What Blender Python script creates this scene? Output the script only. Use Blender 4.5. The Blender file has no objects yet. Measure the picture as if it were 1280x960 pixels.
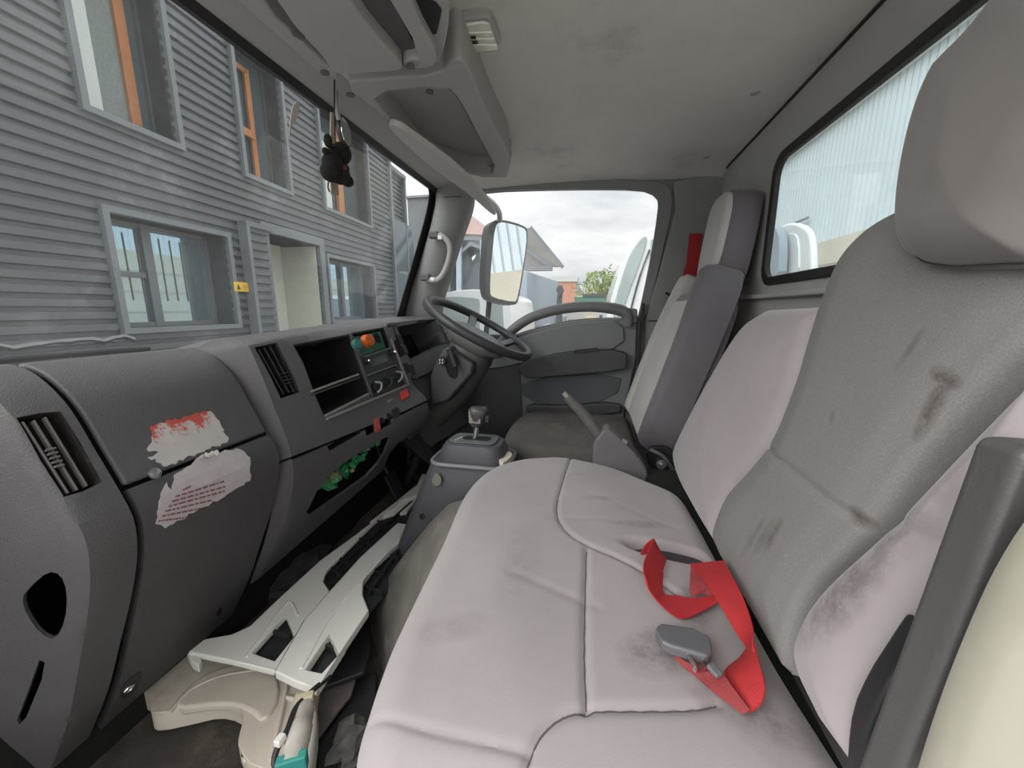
import bpy, bmesh, math, random
import numpy as np
from mathutils import Vector, Matrix
from mathutils.geometry import tessellate_polygon
random.seed(7)
sc = bpy.context.scene
COL = sc.collection

# ------------------------------------------------------------------ camera
# x = rearwards in the cab, y = across the cab to the driver's door, z = up from the cab floor
FPX = 484.0
CAM = np.array([0.0, 0.0, 0.85])
YAW = math.atan(100 / FPX); PITCH = math.atan(93 / FPX)
FW = np.array([-math.sin(YAW) * math.cos(PITCH), math.cos(YAW) * math.cos(PITCH), -math.sin(PITCH)])
RT = np.array([math.cos(YAW), math.sin(YAW), 0.0]); UP = np.cross(RT, FW)
cd = bpy.data.cameras.new('camera'); cam = bpy.data.objects.new('camera', cd); COL.objects.link(cam)
cd.sensor_width = 36; cd.lens = FPX / 1280 * 36; cd.clip_start = 0.02; cd.clip_end = 400
cam.matrix_world = Matrix(((RT[0], UP[0], -FW[0], CAM[0]), (RT[1], UP[1], -FW[1], CAM[1]), (RT[2], UP[2], -FW[2], CAM[2]), (0, 0, 0, 1)))
sc.camera = cam
# ------------------------------------------------------------------ sky: bright overcast with soft clouds
SKY = 0.45      # horizon luminance
W = bpy.data.worlds.new('overcast'); sc.world = W; W.use_nodes = True
wn = W.node_tree; wn.nodes.clear()
def N(nt, t, **k):
    n = nt.nodes.new(t)
    for a, b in k.items():
        if hasattr(n, a): setattr(n, a, b)
        else: n.inputs[a.replace('_', ' ')].default_value = b
    return n
o = N(wn, 'ShaderNodeOutputWorld'); bg = N(wn, 'ShaderNodeBackground')
tc = N(wn, 'ShaderNodeTexCoord'); mp = N(wn, 'ShaderNodeMapping'); mp.inputs['Scale'].default_value = (1.6, 1.6, 6.0)
nz = N(wn, 'ShaderNodeTexNoise'); nz.inputs['Scale'].default_value = 1.7; nz.inputs['Detail'].default_value = 7; nz.inputs['Roughness'].default_value = .55
cr = N(wn, 'ShaderNodeValToRGB'); cr.color_ramp.elements[0].position = .33; cr.color_ramp.elements[0].color = (.60, .62, .66, 1)
cr.color_ramp.elements[1].position = .62; cr.color_ramp.elements[1].color = (.98, .98, .97, 1)
L = wn.links.new
L(tc.outputs['Generated'], mp.inputs['Vector']); L(mp.outputs[0], nz.inputs['Vector']); L(nz.outputs['Fac'], cr.inputs[0]); L(cr.outputs[0], bg.inputs[0]); L(bg.outputs[0], o.inputs[0])
sx = N(wn, 'ShaderNodeSeparateXYZ'); L(tc.outputs['Generated'], sx.inputs[0])
cz = N(wn, 'ShaderNodeMath', operation='MAXIMUM'); L(sx.outputs[2], cz.inputs[0]); cz.inputs[1].default_value = 0
cm = N(wn, 'ShaderNodeMath', operation='MULTIPLY_ADD'); L(cz.outputs[0], cm.inputs[0]); cm.inputs[1].default_value = 2 * SKY; cm.inputs[2].default_value = SKY
L(cm.outputs[0], bg.inputs[1])
# a weak, very soft sun behind the clouds
sd = bpy.data.lights.new('veiled_sun', 'SUN'); sd.energy = 1.7; sd.angle = math.radians(55); sd.color = (1, .98, .94)
so = bpy.data.objects.new('veiled_sun', sd); COL.objects.link(so); so.rotation_euler = Vector((.62, .55, -.52)).to_track_quat('-Z', 'Y').to_euler()
sc.view_settings.view_transform = 'Standard'; sc.view_settings.look = 'None'; sc.view_settings.gamma = 1
sc.view_settings.exposure = 1.15

# ------------------------------------------------------------------ measuring helpers
def ray(px, py): return FW + RT * (px - 640) / FPX + UP * (480 - py) / FPX
def at(p, X=None, Y=None, Z=None, pl=None):
    d = ray(p[0], p[1])
    if X is not None: t = (X - CAM[0]) / d[0]
    elif Y is not None: t = (Y - CAM[1]) / d[1]
    elif Z is not None: t = (Z - CAM[2]) / d[2]
    else:
        n = np.array(pl[1], float); t = ((np.array(pl[0]) - CAM) @ n) / (d @ n)
    return CAM + d * t
def ats(ps, **k): return [at(p, **k) for p in ps]
def proj(P):
    P = np.asarray(P) - CAM; w = P @ FW
    return np.stack([640 + FPX * (P @ RT) / w, 480 - FPX * (P @ UP) / w], -1)
def V(*a): return np.array(a, float)
def catmull(pts, n):
    P = np.array(pts, float); m = len(P)
    if m == 2: return np.array([P[0] + (P[1] - P[0]) * i / (n - 1) for i in range(n)])
    d = np.concatenate([[0], np.cumsum(np.maximum(1e-9, np.linalg.norm(np.diff(P, axis=0), axis=1)))])
    out = []
    T = np.zeros_like(P)
    for i in range(m):
        a, b = max(0, i - 1), min(m - 1, i + 1)
        T[i] = (P[b] - P[a]) / (d[b] - d[a])
    for s in np.linspace(0, d[-1], n):
        i = min(m - 2, int(np.searchsorted(d, s, 'right') - 1)); h = d[i + 1] - d[i]; t = (s - d[i]) / h
        out.append((2*t**3-3*t**2+1)*P[i] + (t**3-2*t**2+t)*h*T[i] + (-2*t**3+3*t**2)*P[i+1] + (t**3-t**2)*h*T[i+1])
    return np.array(out)
def closed_smooth(pts, n):
    P = list(pts); return catmull([P[-1]] + P + [P[0], P[1]], n * (len(P) + 2))[n:-n - 1] if len(P) > 2 else P
def chaikin(pts, it=2, closed=True):
    P = [np.array(p, float) for p in pts]
    for _ in range(it):
        Q = []; m = len(P)
        for i in range(m if closed else m - 1):
            a, b = P[i], P[(i + 1) % m]; Q += [a * .75 + b * .25, a * .25 + b * .75]
        if not closed: Q = [P[0]] + Q + [P[-1]]
        P = Q
    return P

# ------------------------------------------------------------------ tagging
def tag(o, label=None, cat=None, group=None, kind=None):
    if label: o['label'] = label
    if cat: o['category'] = cat
    if group: o['group'] = group
    if kind: o['kind'] = kind
    return o
def thing(name, label, cat, loc=(0, 0, 0), group=None, kind=None):
    o = bpy.data.objects.new(name, None); COL.objects.link(o); o.location = loc; o.empty_display_size = .05
    return tag(o, label, cat, group, kind)
def link(name, me, mat, parent=None):
    o = bpy.data.objects.new(name, me); COL.objects.link(o)
    if mat is not None: me.materials.append(mat)
    if parent is not None:
        o.parent = parent
        if parent.type == 'EMPTY': o.matrix_parent_inverse = Matrix.Translation(-Vector(parent.location))
    return o
def smooth(me, ang=40):
    bm = bmesh.new(); bm.from_mesh(me)
    for f in bm.faces: f.smooth = True
    a = math.radians(ang)
    for e in bm.edges:
        if len(e.link_faces) == 2 and e.calc_face_angle(0) > a: e.smooth = False
    bm.to_mesh(me); bm.free()
def mk(name, vs, fs, mat, parent=None, bev=0, seg=2, sm=40, sub=0, fix=True):
    me = bpy.data.meshes.new(name); me.from_pydata([tuple(map(float, v)) for v in vs], [], fs); me.validate()
    bm = bmesh.new(); bm.from_mesh(me)
    bmesh.ops.remove_doubles(bm, verts=bm.verts, dist=1e-6)
    if fix: bmesh.ops.recalc_face_normals(bm, faces=bm.faces)
    bm.to_mesh(me); bm.free()
    if bev:
        for p in me.polygons: p.use_smooth = True
    elif sm: smooth(me, sm)
    o = link(name, me, mat, parent)
    if bev:
        m = o.modifiers.new('b', 'BEVEL'); m.width = bev; m.segments = seg; m.limit_method = 'ANGLE'; m.angle_limit = math.radians(32); m.harden_normals = True
    if sub:
        m = o.modifiers.new('s', 'SUBSURF'); m.levels = sub; m.render_levels = sub
    return o
from mathutils.geometry import delaunay_2d_cdt
def inpoly(P, poly):
    x, y = P; c = False; n = len(poly); j = n - 1
    for i in range(n):
        xi, yi = poly[i]; xj, yj = poly[j]
        if (yi > y) != (yj > y) and x < (xj - xi) * (y - yi) / (yj - yi) + xi: c = not c
        j = i
    return c
def triangulate(loops2):
    pts = [p for l in loops2 for p in l]; ed = []; k = 0
    for l in loops2:
        m = len(l); ed += [(k + i, k + (i + 1) % m) for i in range(m)]; k += m
    v, e, f, ov, oe, of = delaunay_2d_cdt([Vector((p[0], p[1])) for p in pts], ed, [], 0, 1e-7)
    mp = []; extra = []
    for i, o_ in enumerate(ov):
        if o_: mp.append(o_[0])
        else: mp.append(len(pts) + len(extra)); extra.append((v[i].x, v[i].y))
    out = []
    for t in f:
        c = sum((v[i] for i in t), Vector((0, 0))) / len(t)
        if inpoly(c, loops2[0]) and not any(inpoly(c, h) for h in loops2[1:]): out.append(tuple(mp[i] for i in t))
    return out, extra
class MB:
    def __init__(s): s.v = []; s.f = []
    def add(s, v, f):
        n = len(s.v); s.v += [np.array(q, float) for q in v]; s.f += [tuple(i + n for i in g) for g in f]; return s
    def box(s, c, d, R=None):
        c = np.array(c, float); d = np.array(d, float) / 2; v = []
        for i in range(8):
            q = V((i & 1) * 2 - 1, (i >> 1 & 1) * 2 - 1, (i >> 2 & 1) * 2 - 1) * d
            if R is not None: q = R @ q
            v.append(c + q)
        return s.add(v, [(0, 2, 3, 1), (4, 5, 7, 6), (0, 1, 5, 4), (2, 6, 7, 3), (0, 4, 6, 2), (1, 3, 7, 5)])
    def loft(s, rings, cap=True, closed=True):
        n = len(rings[0]); v = [p for r in rings for p in r]; f = []
        for i in range(len(rings) - 1):
            for j in range(n if closed else n - 1):
                k = (j + 1) % n; f.append((i*n+j, i*n+k, (i+1)*n+k, (i+1)*n+j))
        if cap and closed: f += [tuple(range(n))[::-1], tuple((len(rings)-1)*n + j for j in range(n))]
        return s.add(v, f)
    def tube(s, path, r, n=10, cap=True, flat=1.0):
        P = [np.array(p, float) for p in path]; rs = r if hasattr(r, '__len__') else [r] * len(P); rings = []
        up = V(0, 0, 1)
        t0 = P[1] - P[0]; t0 /= np.linalg.norm(t0)
        if abs(t0 @ up) > .9: up = V(1, 0, 0)
        a = np.cross(t0, up); a /= np.linalg.norm(a)
        for i, p in enumerate(P):
            t = P[min(i+1, len(P)-1)] - P[max(i-1, 0)]; t /= np.linalg.norm(t)
            a = a - t * (a @ t); a /= np.linalg.norm(a); b = np.cross(t, a)
            rings.append([p + a * math.cos(q) * rs[i] + b * math.sin(q) * rs[i] * flat for q in np.linspace(0, 2*math.pi, n, endpoint=False)])
        return s.loft(rings, cap)
    def lathe(s, prof, o, ax, n=20):
        ax = np.array(ax, float); ax /= np.linalg.norm(ax); a = np.cross(ax, V(0, 0, 1) if abs(ax[2]) < .9 else V(1, 0, 0)); a /= np.linalg.norm(a); b = np.cross(ax, a)
        return s.loft([[np.array(o) + ax * h + (a * math.cos(q) + b * math.sin(q)) * max(r, 1e-4) for q in np.linspace(0, 2*math.pi, n, endpoint=False)] for r, h in prof])
    def poly(s, outer, ext, holes=()):
        """planar outline with holes, extruded by vector ext"""
        ext = np.array(ext, float); loops = [list(outer)] + [list(h) for h in holes]
        A0 = np.array(loops[0], float); c0 = A0.mean(0); u_, s_, vt_ = np.linalg.svd(A0 - c0); e1, e2 = vt_[0], vt_[1]
        l2 = [[((np.array(p) - c0) @ e1, (np.array(p) - c0) @ e2) for p in l] for l in loops]
        tri, extra = triangulate(l2); nl = sum(len(l) for l in loops)
        allp = [p for l in loops for p in l] + [c0 + e1 * a + e2 * b for a, b in extra]; n = len(allp)
        v = [np.array(p, float) for p in allp] + [np.array(p, float) + ext for p in allp]
        f = [tuple(t) for t in tri] + [tuple(n + i for i in t[::-1]) for t in tri]
        k = 0
        for l in loops:
            m = len(l)
            for i in range(m): a, b = k + i, k + (i + 1) % m; f.append((a, b, b + n, a + n))
            k += m
        return s.add(v, f)
    def build(s, name, mat, parent=None, **k): return mk(name, s.v, s.f, mat, parent, **k)
def rotm(ax, deg): return np.array(Matrix.Rotation(math.radians(deg), 3, ax))
def frame_from(x, z):
    x = np.array(x, float) / np.linalg.norm(x); z = np.array(z, float); z = z - x * (z @ x); z /= np.linalg.norm(z); return np.stack([x, np.cross(z, x), z], 1)
def tube(name, path, r, mat, parent=None, n=10, sm=14, **k):
    P = catmull(path, sm) if len(path) > 2 and sm else path
    if hasattr(r, '__len__') and len(r) != len(P): r = np.interp(np.linspace(0, 1, len(P)), np.linspace(0, 1, len(r)), r)
    return MB().tube(P, r, n, **k).build(name, mat, parent, sm=60)
def box(name, c, d, mat, parent=None, bev=0, R=None, **k): return MB().box(c, d, R).build(name, mat, parent, bev=bev, **k)
def prism(name, outer, ext, mat, parent=None, holes=(), **k): return MB().poly(outer, ext, holes).build(name, mat, parent, **k)

# curved panels: a surface surf(u, v) -> point, outline given by where its corners lie
class Surf:
    def __init__(s, fn, u0, u1, v0, v1, n=60):
        s.fn = fn; s.rng = (u0, u1, v0, v1)
        s.U, s.Vv = np.meshgrid(np.linspace(u0, u1, n), np.linspace(v0, v1, n), indexing='ij')
        s.P = proj(np.array([[fn(a, b) for a, b in zip(r, q)] for r, q in zip(s.U, s.Vv)]))
    def inv(s, p):
        p = np.array(p, float); d = ((s.P - p) ** 2).sum(-1); i = np.unravel_index(d.argmin(), d.shape); x = V(s.U[i], s.Vv[i])
        for _ in range(8):
            f0 = proj(s.fn(*x)); e = 1e-4
            J = np.stack([(proj(s.fn(x[0]+e, x[1])) - f0) / e, (proj(s.fn(x[0], x[1]+e)) - f0) / e], 1)
            try: st = np.linalg.solve(J, p - f0)
            except Exception: break
            x = x + np.clip(st, -.05, .05)
        return x
    def nrm(s, u, v):
        e = 1e-3; a = s.fn(u+e, v) - s.fn(u-e, v); b = s.fn(u, v+e) - s.fn(u, v-e); n = np.cross(a, b); n /= np.linalg.norm(n) + 1e-12
        p = s.fn(u, v)
        return n if n @ (CAM - p) > 0 else -n
    def pt(s, px, off=0):
        u, v = s.inv(px); return s.fn(u, v) + s.nrm(u, v) * off
    def panel(s, name, outer, mat, parent=None, holes=(), thick=.006, off=0, cut=.02, uv=False, **k):
        loops = [[(s.inv(p) if not uv else V(*p)) for p in l] for l in [outer] + list(holes)]
        tri, extra = triangulate([[(p[0], p[1]) for p in l] for l in loops])
        bm = bmesh.new(); allp = [p for l in loops for p in l] + [V(*q) for q in extra]
        vs = [bm.verts.new((p[0], p[1], 0)) for p in allp]
        for t in tri:
            try: bm.faces.new([vs[i] for i in t])
            except Exception: pass
        A = np.array(allp); lo, hi = A.min(0), A.max(0)
        for ax in (0, 1):
            c = (1, 0, 0) if ax == 0 else (0, 1, 0); q = math.ceil(lo[ax] / cut) * cut
            while q < hi[ax]:
                bmesh.ops.bisect_plane(bm, geom=bm.verts[:] + bm.edges[:] + bm.faces[:], plane_co=(q * c[0], q * c[1], 0), plane_no=c); q += cut
        bmesh.ops.remove_doubles(bm, verts=bm.verts, dist=1e-5)
        bm.verts.ensure_lookup_table(); nv = len(bm.verts)
        top = []; bot = []
        for w in bm.verts:
            p = s.fn(w.co.x, w.co.y); n = s.nrm(w.co.x, w.co.y); top.append(p + n * off); bot.append(p + n * (off - thick))
        F = [tuple(x.index for x in f.verts) for f in bm.faces]; E = [tuple(x.index for x in e.verts) for e in bm.edges if len(e.link_faces) == 1]
        bm.free()
        fs = F + [tuple(i + nv for i in f[::-1]) for f in F] + [(a, b, b + nv, a + nv) for a, b in E]
        return mk(name, top + bot, fs, mat, parent, **k)

# soft pads (seats): plane frame o, ex, ey, normal n; left and right edge polylines in (a, b) plane metres
def segdist(P, poly):
    P = P[..., None, :]; A = np.array(poly); B = np.roll(A, -1, 0); d = B - A
    t = np.clip(((P - A) * d).sum(-1) / ((d ** 2).sum(-1) + 1e-12), 0, 1)
    return np.sqrt((((A + d * t[..., None]) - P) ** 2).sum(-1).min(-1))
def linedist(P, pl):
    P = P[..., None, :]; A = np.array(pl[:-1]); B = np.array(pl[1:]); d = B - A
    t = np.clip(((P - A) * d).sum(-1) / ((d ** 2).sum(-1) + 1e-12), 0, 1)
    return np.sqrt((((A + d * t[..., None]) - P) ** 2).sum(-1).min(-1))
def pad(name, fr, Lp, Rp, thick, r, mat, parent=None, nu=40, nv=60, grooves=(), puff=.01, disp=None, lead=None):
    o_, ex, ey, n = [np.array(q, float) for q in fr]
    Lc = catmull(Lp, nv); Rc = catmull(Rp, nv)
    if lead: pass
    tt = (1 - np.cos(np.linspace(0, math.pi, nu))) / 2 * .5 + np.linspace(0, 1, nu) * .5
    G = Lc[:, None] + (Rc - Lc)[:, None] * tt[None, :, None]
    outl = np.concatenate([Lc, Rc[::-1]]); D = segdist(G, outl)
    k = np.clip(1 - D / r, 0, 1); h = -r * (1 - np.sqrt(np.maximum(0, 1 - k ** 2)))
    tq = np.clip(D / (r * 4), 0, 1); h = h + puff * tq * tq * (3 - 2 * tq)
    for g, w, dp in grooves: h = h - dp * np.exp(-(linedist(G, g) / w) ** 1.5)
    if disp is not None: h = h + disp(G)
    Pt = o_ + G[..., :1] * ex + G[..., 1:] * ey + h[..., None] * n
    vs = Pt.reshape(-1, 3).tolist(); f = []
    for i in range(nv - 1):
        for j in range(nu - 1): f.append((i*nu+j, i*nu+j+1, (i+1)*nu+j+1, (i+1)*nu+j))
    loop = [(0, j) for j in range(nu)] + [(i, nu-1) for i in range(1, nv)] + [(nv-1, j) for j in range(nu-2, -1, -1)] + [(i, 0) for i in range(nv-2, 0, -1)]
    cen = G.mean((0, 1)); base = len(vs); idx = [i*nu+j for i, j in loop]
    for sc_, dz in ((1.0, -thick*.5), (1.0, -thick), (.97, -thick - .012)):
        for i, j in loop:
            g = cen + (G[i, j] - cen) * sc_; vs.append((o_ + g[0]*ex + g[1]*ey + (min(-r, 0) if False else dz) * n).tolist())
    m = len(loop); prev = idx
    for q in range(3):
        cur = [base + q*m + t for t in range(m)]
        for t in range(m): f.append((prev[t], prev[(t+1) % m], cur[(t+1) % m], cur[t]))
        prev = cur
    f.append(tuple(prev))
    return mk(name, vs, f, mat, parent, sm=60)

# ------------------------------------------------------------------ materials
MATS = {}
def mat(name, col, rough=.6, metal=0, bump=0, bscale=200, var=0, vscale=8, dirt=None, dscale=5, dthr=.55, spec=.5, trans=0, coat=0, streaks=None, pattern=None, emit=None, alpha=None, sheen=0, dfac=.8):
    if name in MATS: return MATS[name]
    m = bpy.data.materials.new(name); m.use_nodes = True; nt = m.node_tree; nt.nodes.clear(); L = nt.links.new
    out = N(nt, 'ShaderNodeOutputMaterial'); b = N(nt, 'ShaderNodeBsdfPrincipled'); L(b.outputs[0], out.inputs[0])
    b.inputs['Roughness'].default_value = rough; b.inputs['Metallic'].default_value = metal; b.inputs['Specular IOR Level'].default_value = spec
    if trans: b.inputs['Transmission Weight'].default_value = trans
    if coat: b.inputs['Coat Weight'].default_value = coat
    if sheen: b.inputs['Sheen Weight'].default_value = sheen; b.inputs['Sheen Roughness'].default_value = .5
    tc = N(nt, 'ShaderNodeTexCoord'); P = tc.outputs['Object']
    c = N(nt, 'ShaderNodeRGB'); c.outputs[0].default_value = (*col, 1); cur = c.outputs[0]
    def mix(fac, a, bcol):
        x = N(nt, 'ShaderNodeMix', data_type='RGBA'); L(fac, x.inputs[0]); L(a, x.inputs[6])
        if isinstance(bcol, tuple): x.inputs[7].default_value = (*bcol, 1)
        else: L(bcol, x.inputs[7])
        return x.outputs[2]
    def noise(s, d=4, rg=.6, vec=None):
        x = N(nt, 'ShaderNodeTexNoise'); x.inputs['Scale'].default_value = s; x.inputs['Detail'].default_value = d; x.inputs['Roughness'].default_value = rg; L(vec or P, x.inputs['Vector']); return x.outputs['Fac']
    def mr(v, a, bb, c0=0, c1=1):
        x = N(nt, 'ShaderNodeMapRange'); L(v, x.inputs[0]); x.inputs[1].default_value = a; x.inputs[2].default_value = bb; x.inputs[3].default_value = c0; x.inputs[4].default_value = c1; return x.outputs[0]
    def ma(op, a, bb):
        x = N(nt, 'ShaderNodeMath', operation=op)
        for i, q in enumerate((a, bb)):
            if isinstance(q, (int, float)): x.inputs[i].default_value = q
            else: L(q, x.inputs[i])
        return x.outputs[0]
    if var: cur = mix(mr(noise(vscale), .3, .7, 0, 1), cur, tuple(q * (1 - var) for q in col))
    if pattern:
        # small woven squiggle
        vo = N(nt, 'ShaderNodeTexVoronoi', feature='DISTANCE_TO_EDGE'); vo.inputs['Scale'].default_value = pattern[0]; L(P, vo.inputs['Vector'])
        cur = mix(mr(vo.outputs[0], .03, .1, pattern[2], 0), cur, pattern[1])
    if dirt: cur = mix(mr(noise(dscale, 8, .7), dthr, dthr + .16, 0, dfac), cur, dirt)
    if streaks:
        tot = None
        for c0, dr, ln, wd, st in streaks:      # centre, direction, half length, half width, strength
            dr = np.array(dr, float) / np.linalg.norm(dr)
            sub = N(nt, 'ShaderNodeVectorMath', operation='SUBTRACT'); L(P, sub.inputs[0]); sub.inputs[1].default_value = tuple(c0)
            dt = N(nt, 'ShaderNodeVectorMath', operation='DOT_PRODUCT'); L(sub.outputs[0], dt.inputs[0]); dt.inputs[1].default_value = tuple(dr)
            ln2 = N(nt, 'ShaderNodeVectorMath', operation='LENGTH'); L(sub.outputs[0], ln2.inputs[0])
            al = ma('DIVIDE', dt.outputs['Value'], ln); a2 = ma('MULTIPLY', al, al)
            tot2 = ma('SUBTRACT', ma('MULTIPLY', ln2.outputs['Value'], ln2.outputs['Value']), ma('MULTIPLY', dt.outputs['Value'], dt.outputs['Value']))
            p2 = ma('DIVIDE', tot2, wd * wd)
            w = mr(ma('ADD', a2, p2), .0, 1.8, st, 0)
            tot = w if tot is None else ma('MAXIMUM', tot, w)
        nf = mr(noise(60, 8, .75), .30, .58); cur = mix(ma('MULTIPLY', tot, nf), cur, (.075, .058, .048))
    L(cur, b.inputs['Base Color'])
    if bump:
        bn = N(nt, 'ShaderNodeBump'); bn.inputs['Strength'].default_value = bump; bn.inputs['Distance'].default_value = .002; L(noise(bscale, 2), bn.inputs['Height']); L(bn.outputs[0], b.inputs['Normal'])
    if emit: b.inputs['Emission Color'].default_value = (*emit, 1); b.inputs['Emission Strength'].default_value = 1
    MATS[name] = m; return m
def grey(v, t=0): return (v * (1 + t), v, v * (1 - t))
M_dash = mat('dash_plastic', (.115, .110, .114), .5, bump=.6, bscale=420, var=.15, vscale=5, dirt=(.2, .19, .18), dscale=6, dthr=.6, dfac=.35)
M_dash_dk = mat('dash_plastic_dark', (.088, .084, .089), .5, bump=.5, bscale=420, var=.15, vscale=6, dirt=(.17, .16, .15), dscale=7, dthr=.6, dfac=.35)
M_black = mat('black_plastic', (.022, .022, .024), .45, bump=.1, bscale=300, var=.2)
M_blk2 = mat('radio_black', (.045, .045, .048), .4, bump=.1, bscale=300)
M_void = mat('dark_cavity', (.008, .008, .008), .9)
M_rim = mat('wheel_rubber', (.045, .045, .05), .42, bump=.2, bscale=500)
M_silver = mat('silver_trim', (.33, .33, .31), .4, metal=.3, var=.2, vscale=20)
M_head = mat('headliner_felt', (.70, .675, .635), .95, bump=.5, bscale=350, var=.12, vscale=4, dirt=(.36, .34, .31), dscale=4, dthr=.58, dfac=.6)
M_shelf = mat('overhead_plastic', (.40, .39, .375), .6, bump=.25, bscale=500, var=.06)
M_pillar = mat('pillar_plastic', (.24, .245, .245), .55, bump=.25, bscale=450, var=.08)
M_door = mat('door_plastic', (.21, .212, .222), .55, bump=.25, bscale=450, var=.12)
M_doord = mat('door_pad', (.07, .07, .076), .55, bump=.3, bscale=400, var=.15)
M_wall = mat('rear_wall_plastic', (.46, .46, .44), .6, bump=.2, bscale=400, var=.1)
M_rubber = mat('seal_rubber', (.02, .02, .02), .6)
M_metal = mat('worn_steel', (.5, .5, .5), .35, metal=.9, var=.3, vscale=40)
M_chrome = mat('chrome', (.8, .8, .8), .12, metal=1)
M_mirror = mat('mirror_silver', (.9, .92, .92), .015, metal=1)
M_mat = mat('floor_mat', (.072, .060, .051), .85, bump=.9, bscale=160, var=.4, vscale=14, dirt=(.14, .115, .09), dscale=9, dthr=.52)
M_vinyl = mat('worn_vinyl', (.20, .185, .165), .5, bump=.25, bscale=180, var=.35, vscale=12, dirt=(.34, .31, .27), dscale=11, dthr=.54, dfac=.6)
M_white = mat('white_gloss_paint', (.86, .85, .79), .3, coat=.3, var=.06, vscale=5, dirt=(.45, .42, .36), dscale=14, dthr=.62, dfac=.5)
M_bottle = mat('milky_plastic', (.78, .70, .59), .4, var=.2, vscale=7, dirt=(.4, .31, .22), dscale=5, dthr=.55, dfac=.55, spec=.4)
M_red = mat('red_webbing', (.44, .022, .026), .75, bump=.5, bscale=600, var=.15, vscale=30)
M_redd = mat('red_webbing_dirty', (.30, .04, .045), .8, bump=.5, bscale=600, var=.3, vscale=30)
M_buckle = mat('buckle_grey', (.12, .12, .13), .4, bump=.1, var=.1)
M_cream = mat('cream_body_paint', (.38, .365, .30), .28, coat=.4, var=.08, vscale=6, dirt=(.31, .295, .24), dscale=9, dthr=.6, dfac=.5)
M_btrim = mat('b_pillar_trim', (.095, .094, .092), .5, bump=.15, bscale=420, var=.15, dirt=(.22, .2, .18), dscale=12, dthr=.64, dfac=.5)
M_dseat = mat('driver_seat_dirty', (.12, .11, .1), .95, bump=.4, bscale=300, var=.35, vscale=9, dirt=(.25, .215, .18), dscale=7, dthr=.56, dfac=.5)

# ================================================================== CAB SHELL
def rrect(a0, b0, a1, b1, r, n=6):
    out = []
    for cx, cy, s in ((a1-r, b1-r, 0), (a0+r, b1-r, 90), (a0+r, b0+r, 180), (a1-r, b0+r, 270)):
        for i in range(n + 1):
            q = math.radians(s + 90 * i / n); out.append((cx + r * math.cos(q), cy + r * math.sin(q)))
    return out
def grid_surface(fn, us, vs_): 
    v = [fn(a, b) for a in us for b in vs_]; n = len(vs_)
    return v, [(i*n+j, i*n+j+1, (i+1)*n+j+1, (i+1)*n+j) for i in range(len(us)-1) for j in range(n-1)]
XR = 0.456      # rear wall plane
YD = 1.72       # driver side wall plane
# floor
fl = box('floor', (-.3, .88, -.02), (1.62, 1.74, .04), M_mat); tag(fl, 'dirty dark rubber mat covering the cab floor', kind='structure')
# footwell mat panel with edge
# ceiling (headliner): gently crowned, turning down at the driver side
def ceil_fn(x, y):
    e = max(0, (y - 1.60) / .12); return V(x, y, 1.372 + .012 * math.sin(min(1, max(0, (x + .64) / 1.1)) * math.pi) - .03 * e * e - .012 * max(0, (x - .3) / .156))
v, f = grid_surface(ceil_fn, np.linspace(-.64, XR, 30), np.linspace(-.06, YD, 50))
n0 = len(v); v2 = [q + V(0, 0, .05) for q in v]
f2 = [tuple(i + n0 for i in g[::-1]) for g in f]
nb = 50; na = 30; rim = [(i*nb) for i in range(na)] + [(na-1)*nb + j for j in range(1, nb)] + [i*nb + nb-1 for i in range(na-2, -1, -1)] + [j for j in range(nb-2, 0, -1)]
f3 = [(rim[i], rim[(i+1) % len(rim)], rim[(i+1) % len(rim)] + n0, rim[i] + n0) for i in range(len(rim))]
ce = mk('ceiling', v + v2, f + f2 + f3, M_head); tag(ce, 'stained grey felt headliner of the cab', kind='structure')
for px in ((944, 115), (882, 196)):
    p = at(px, Z=1.372); MB().lathe([(0, -.004), (.011, -.004), (.012, 0), (.011, .002), (0, .002)], p, (0, 0, 1)).build('roof_clip', M_wall, ce)
# rear wall with window opening
RW = (.10, .925, 1.215, 1.232)
hole = [V(XR, a, b) for a, b in rrect(*RW, .045)]
wr = prism('wall_rear', [V(XR, -.06, -.04), V(XR, YD, -.04), V(XR, YD, 1.40), V(XR, -.06, 1.40)], (.012, 0, 0), M_wall, holes=[hole], bev=.003); tag(wr, 'grey plastic rear wall of the cab', kind='structure')
box('ledge', (XR - .012, .83, .885), (.026, 1.76, .012), M_wall, wr, bev=.004)
box('ceiling_seam', (XR - .003, .83, 1.3555), (.006, 1.76, .004), M_rubber, wr)
# rear window
w2 = thing('window_2', 'rear cab window with black rubber seal', 'window', (XR, .66, 1.08), kind='structure'); del w2['category']
sl = [V(XR - .008, a, b) for a, b in rrect(RW[0]-.012, RW[1]-.012, RW[2]+.012, RW[3]+.012, .052)]
sh = [V(XR - .008, a, b) for a, b in rrect(RW[0]+.010, RW[1]+.010, RW[2]-.010, RW[3]-.010, .038)]
prism('window_seal', sl, (.016, 0, 0), M_rubber, w2, holes=[sh], bev=.004)
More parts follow.
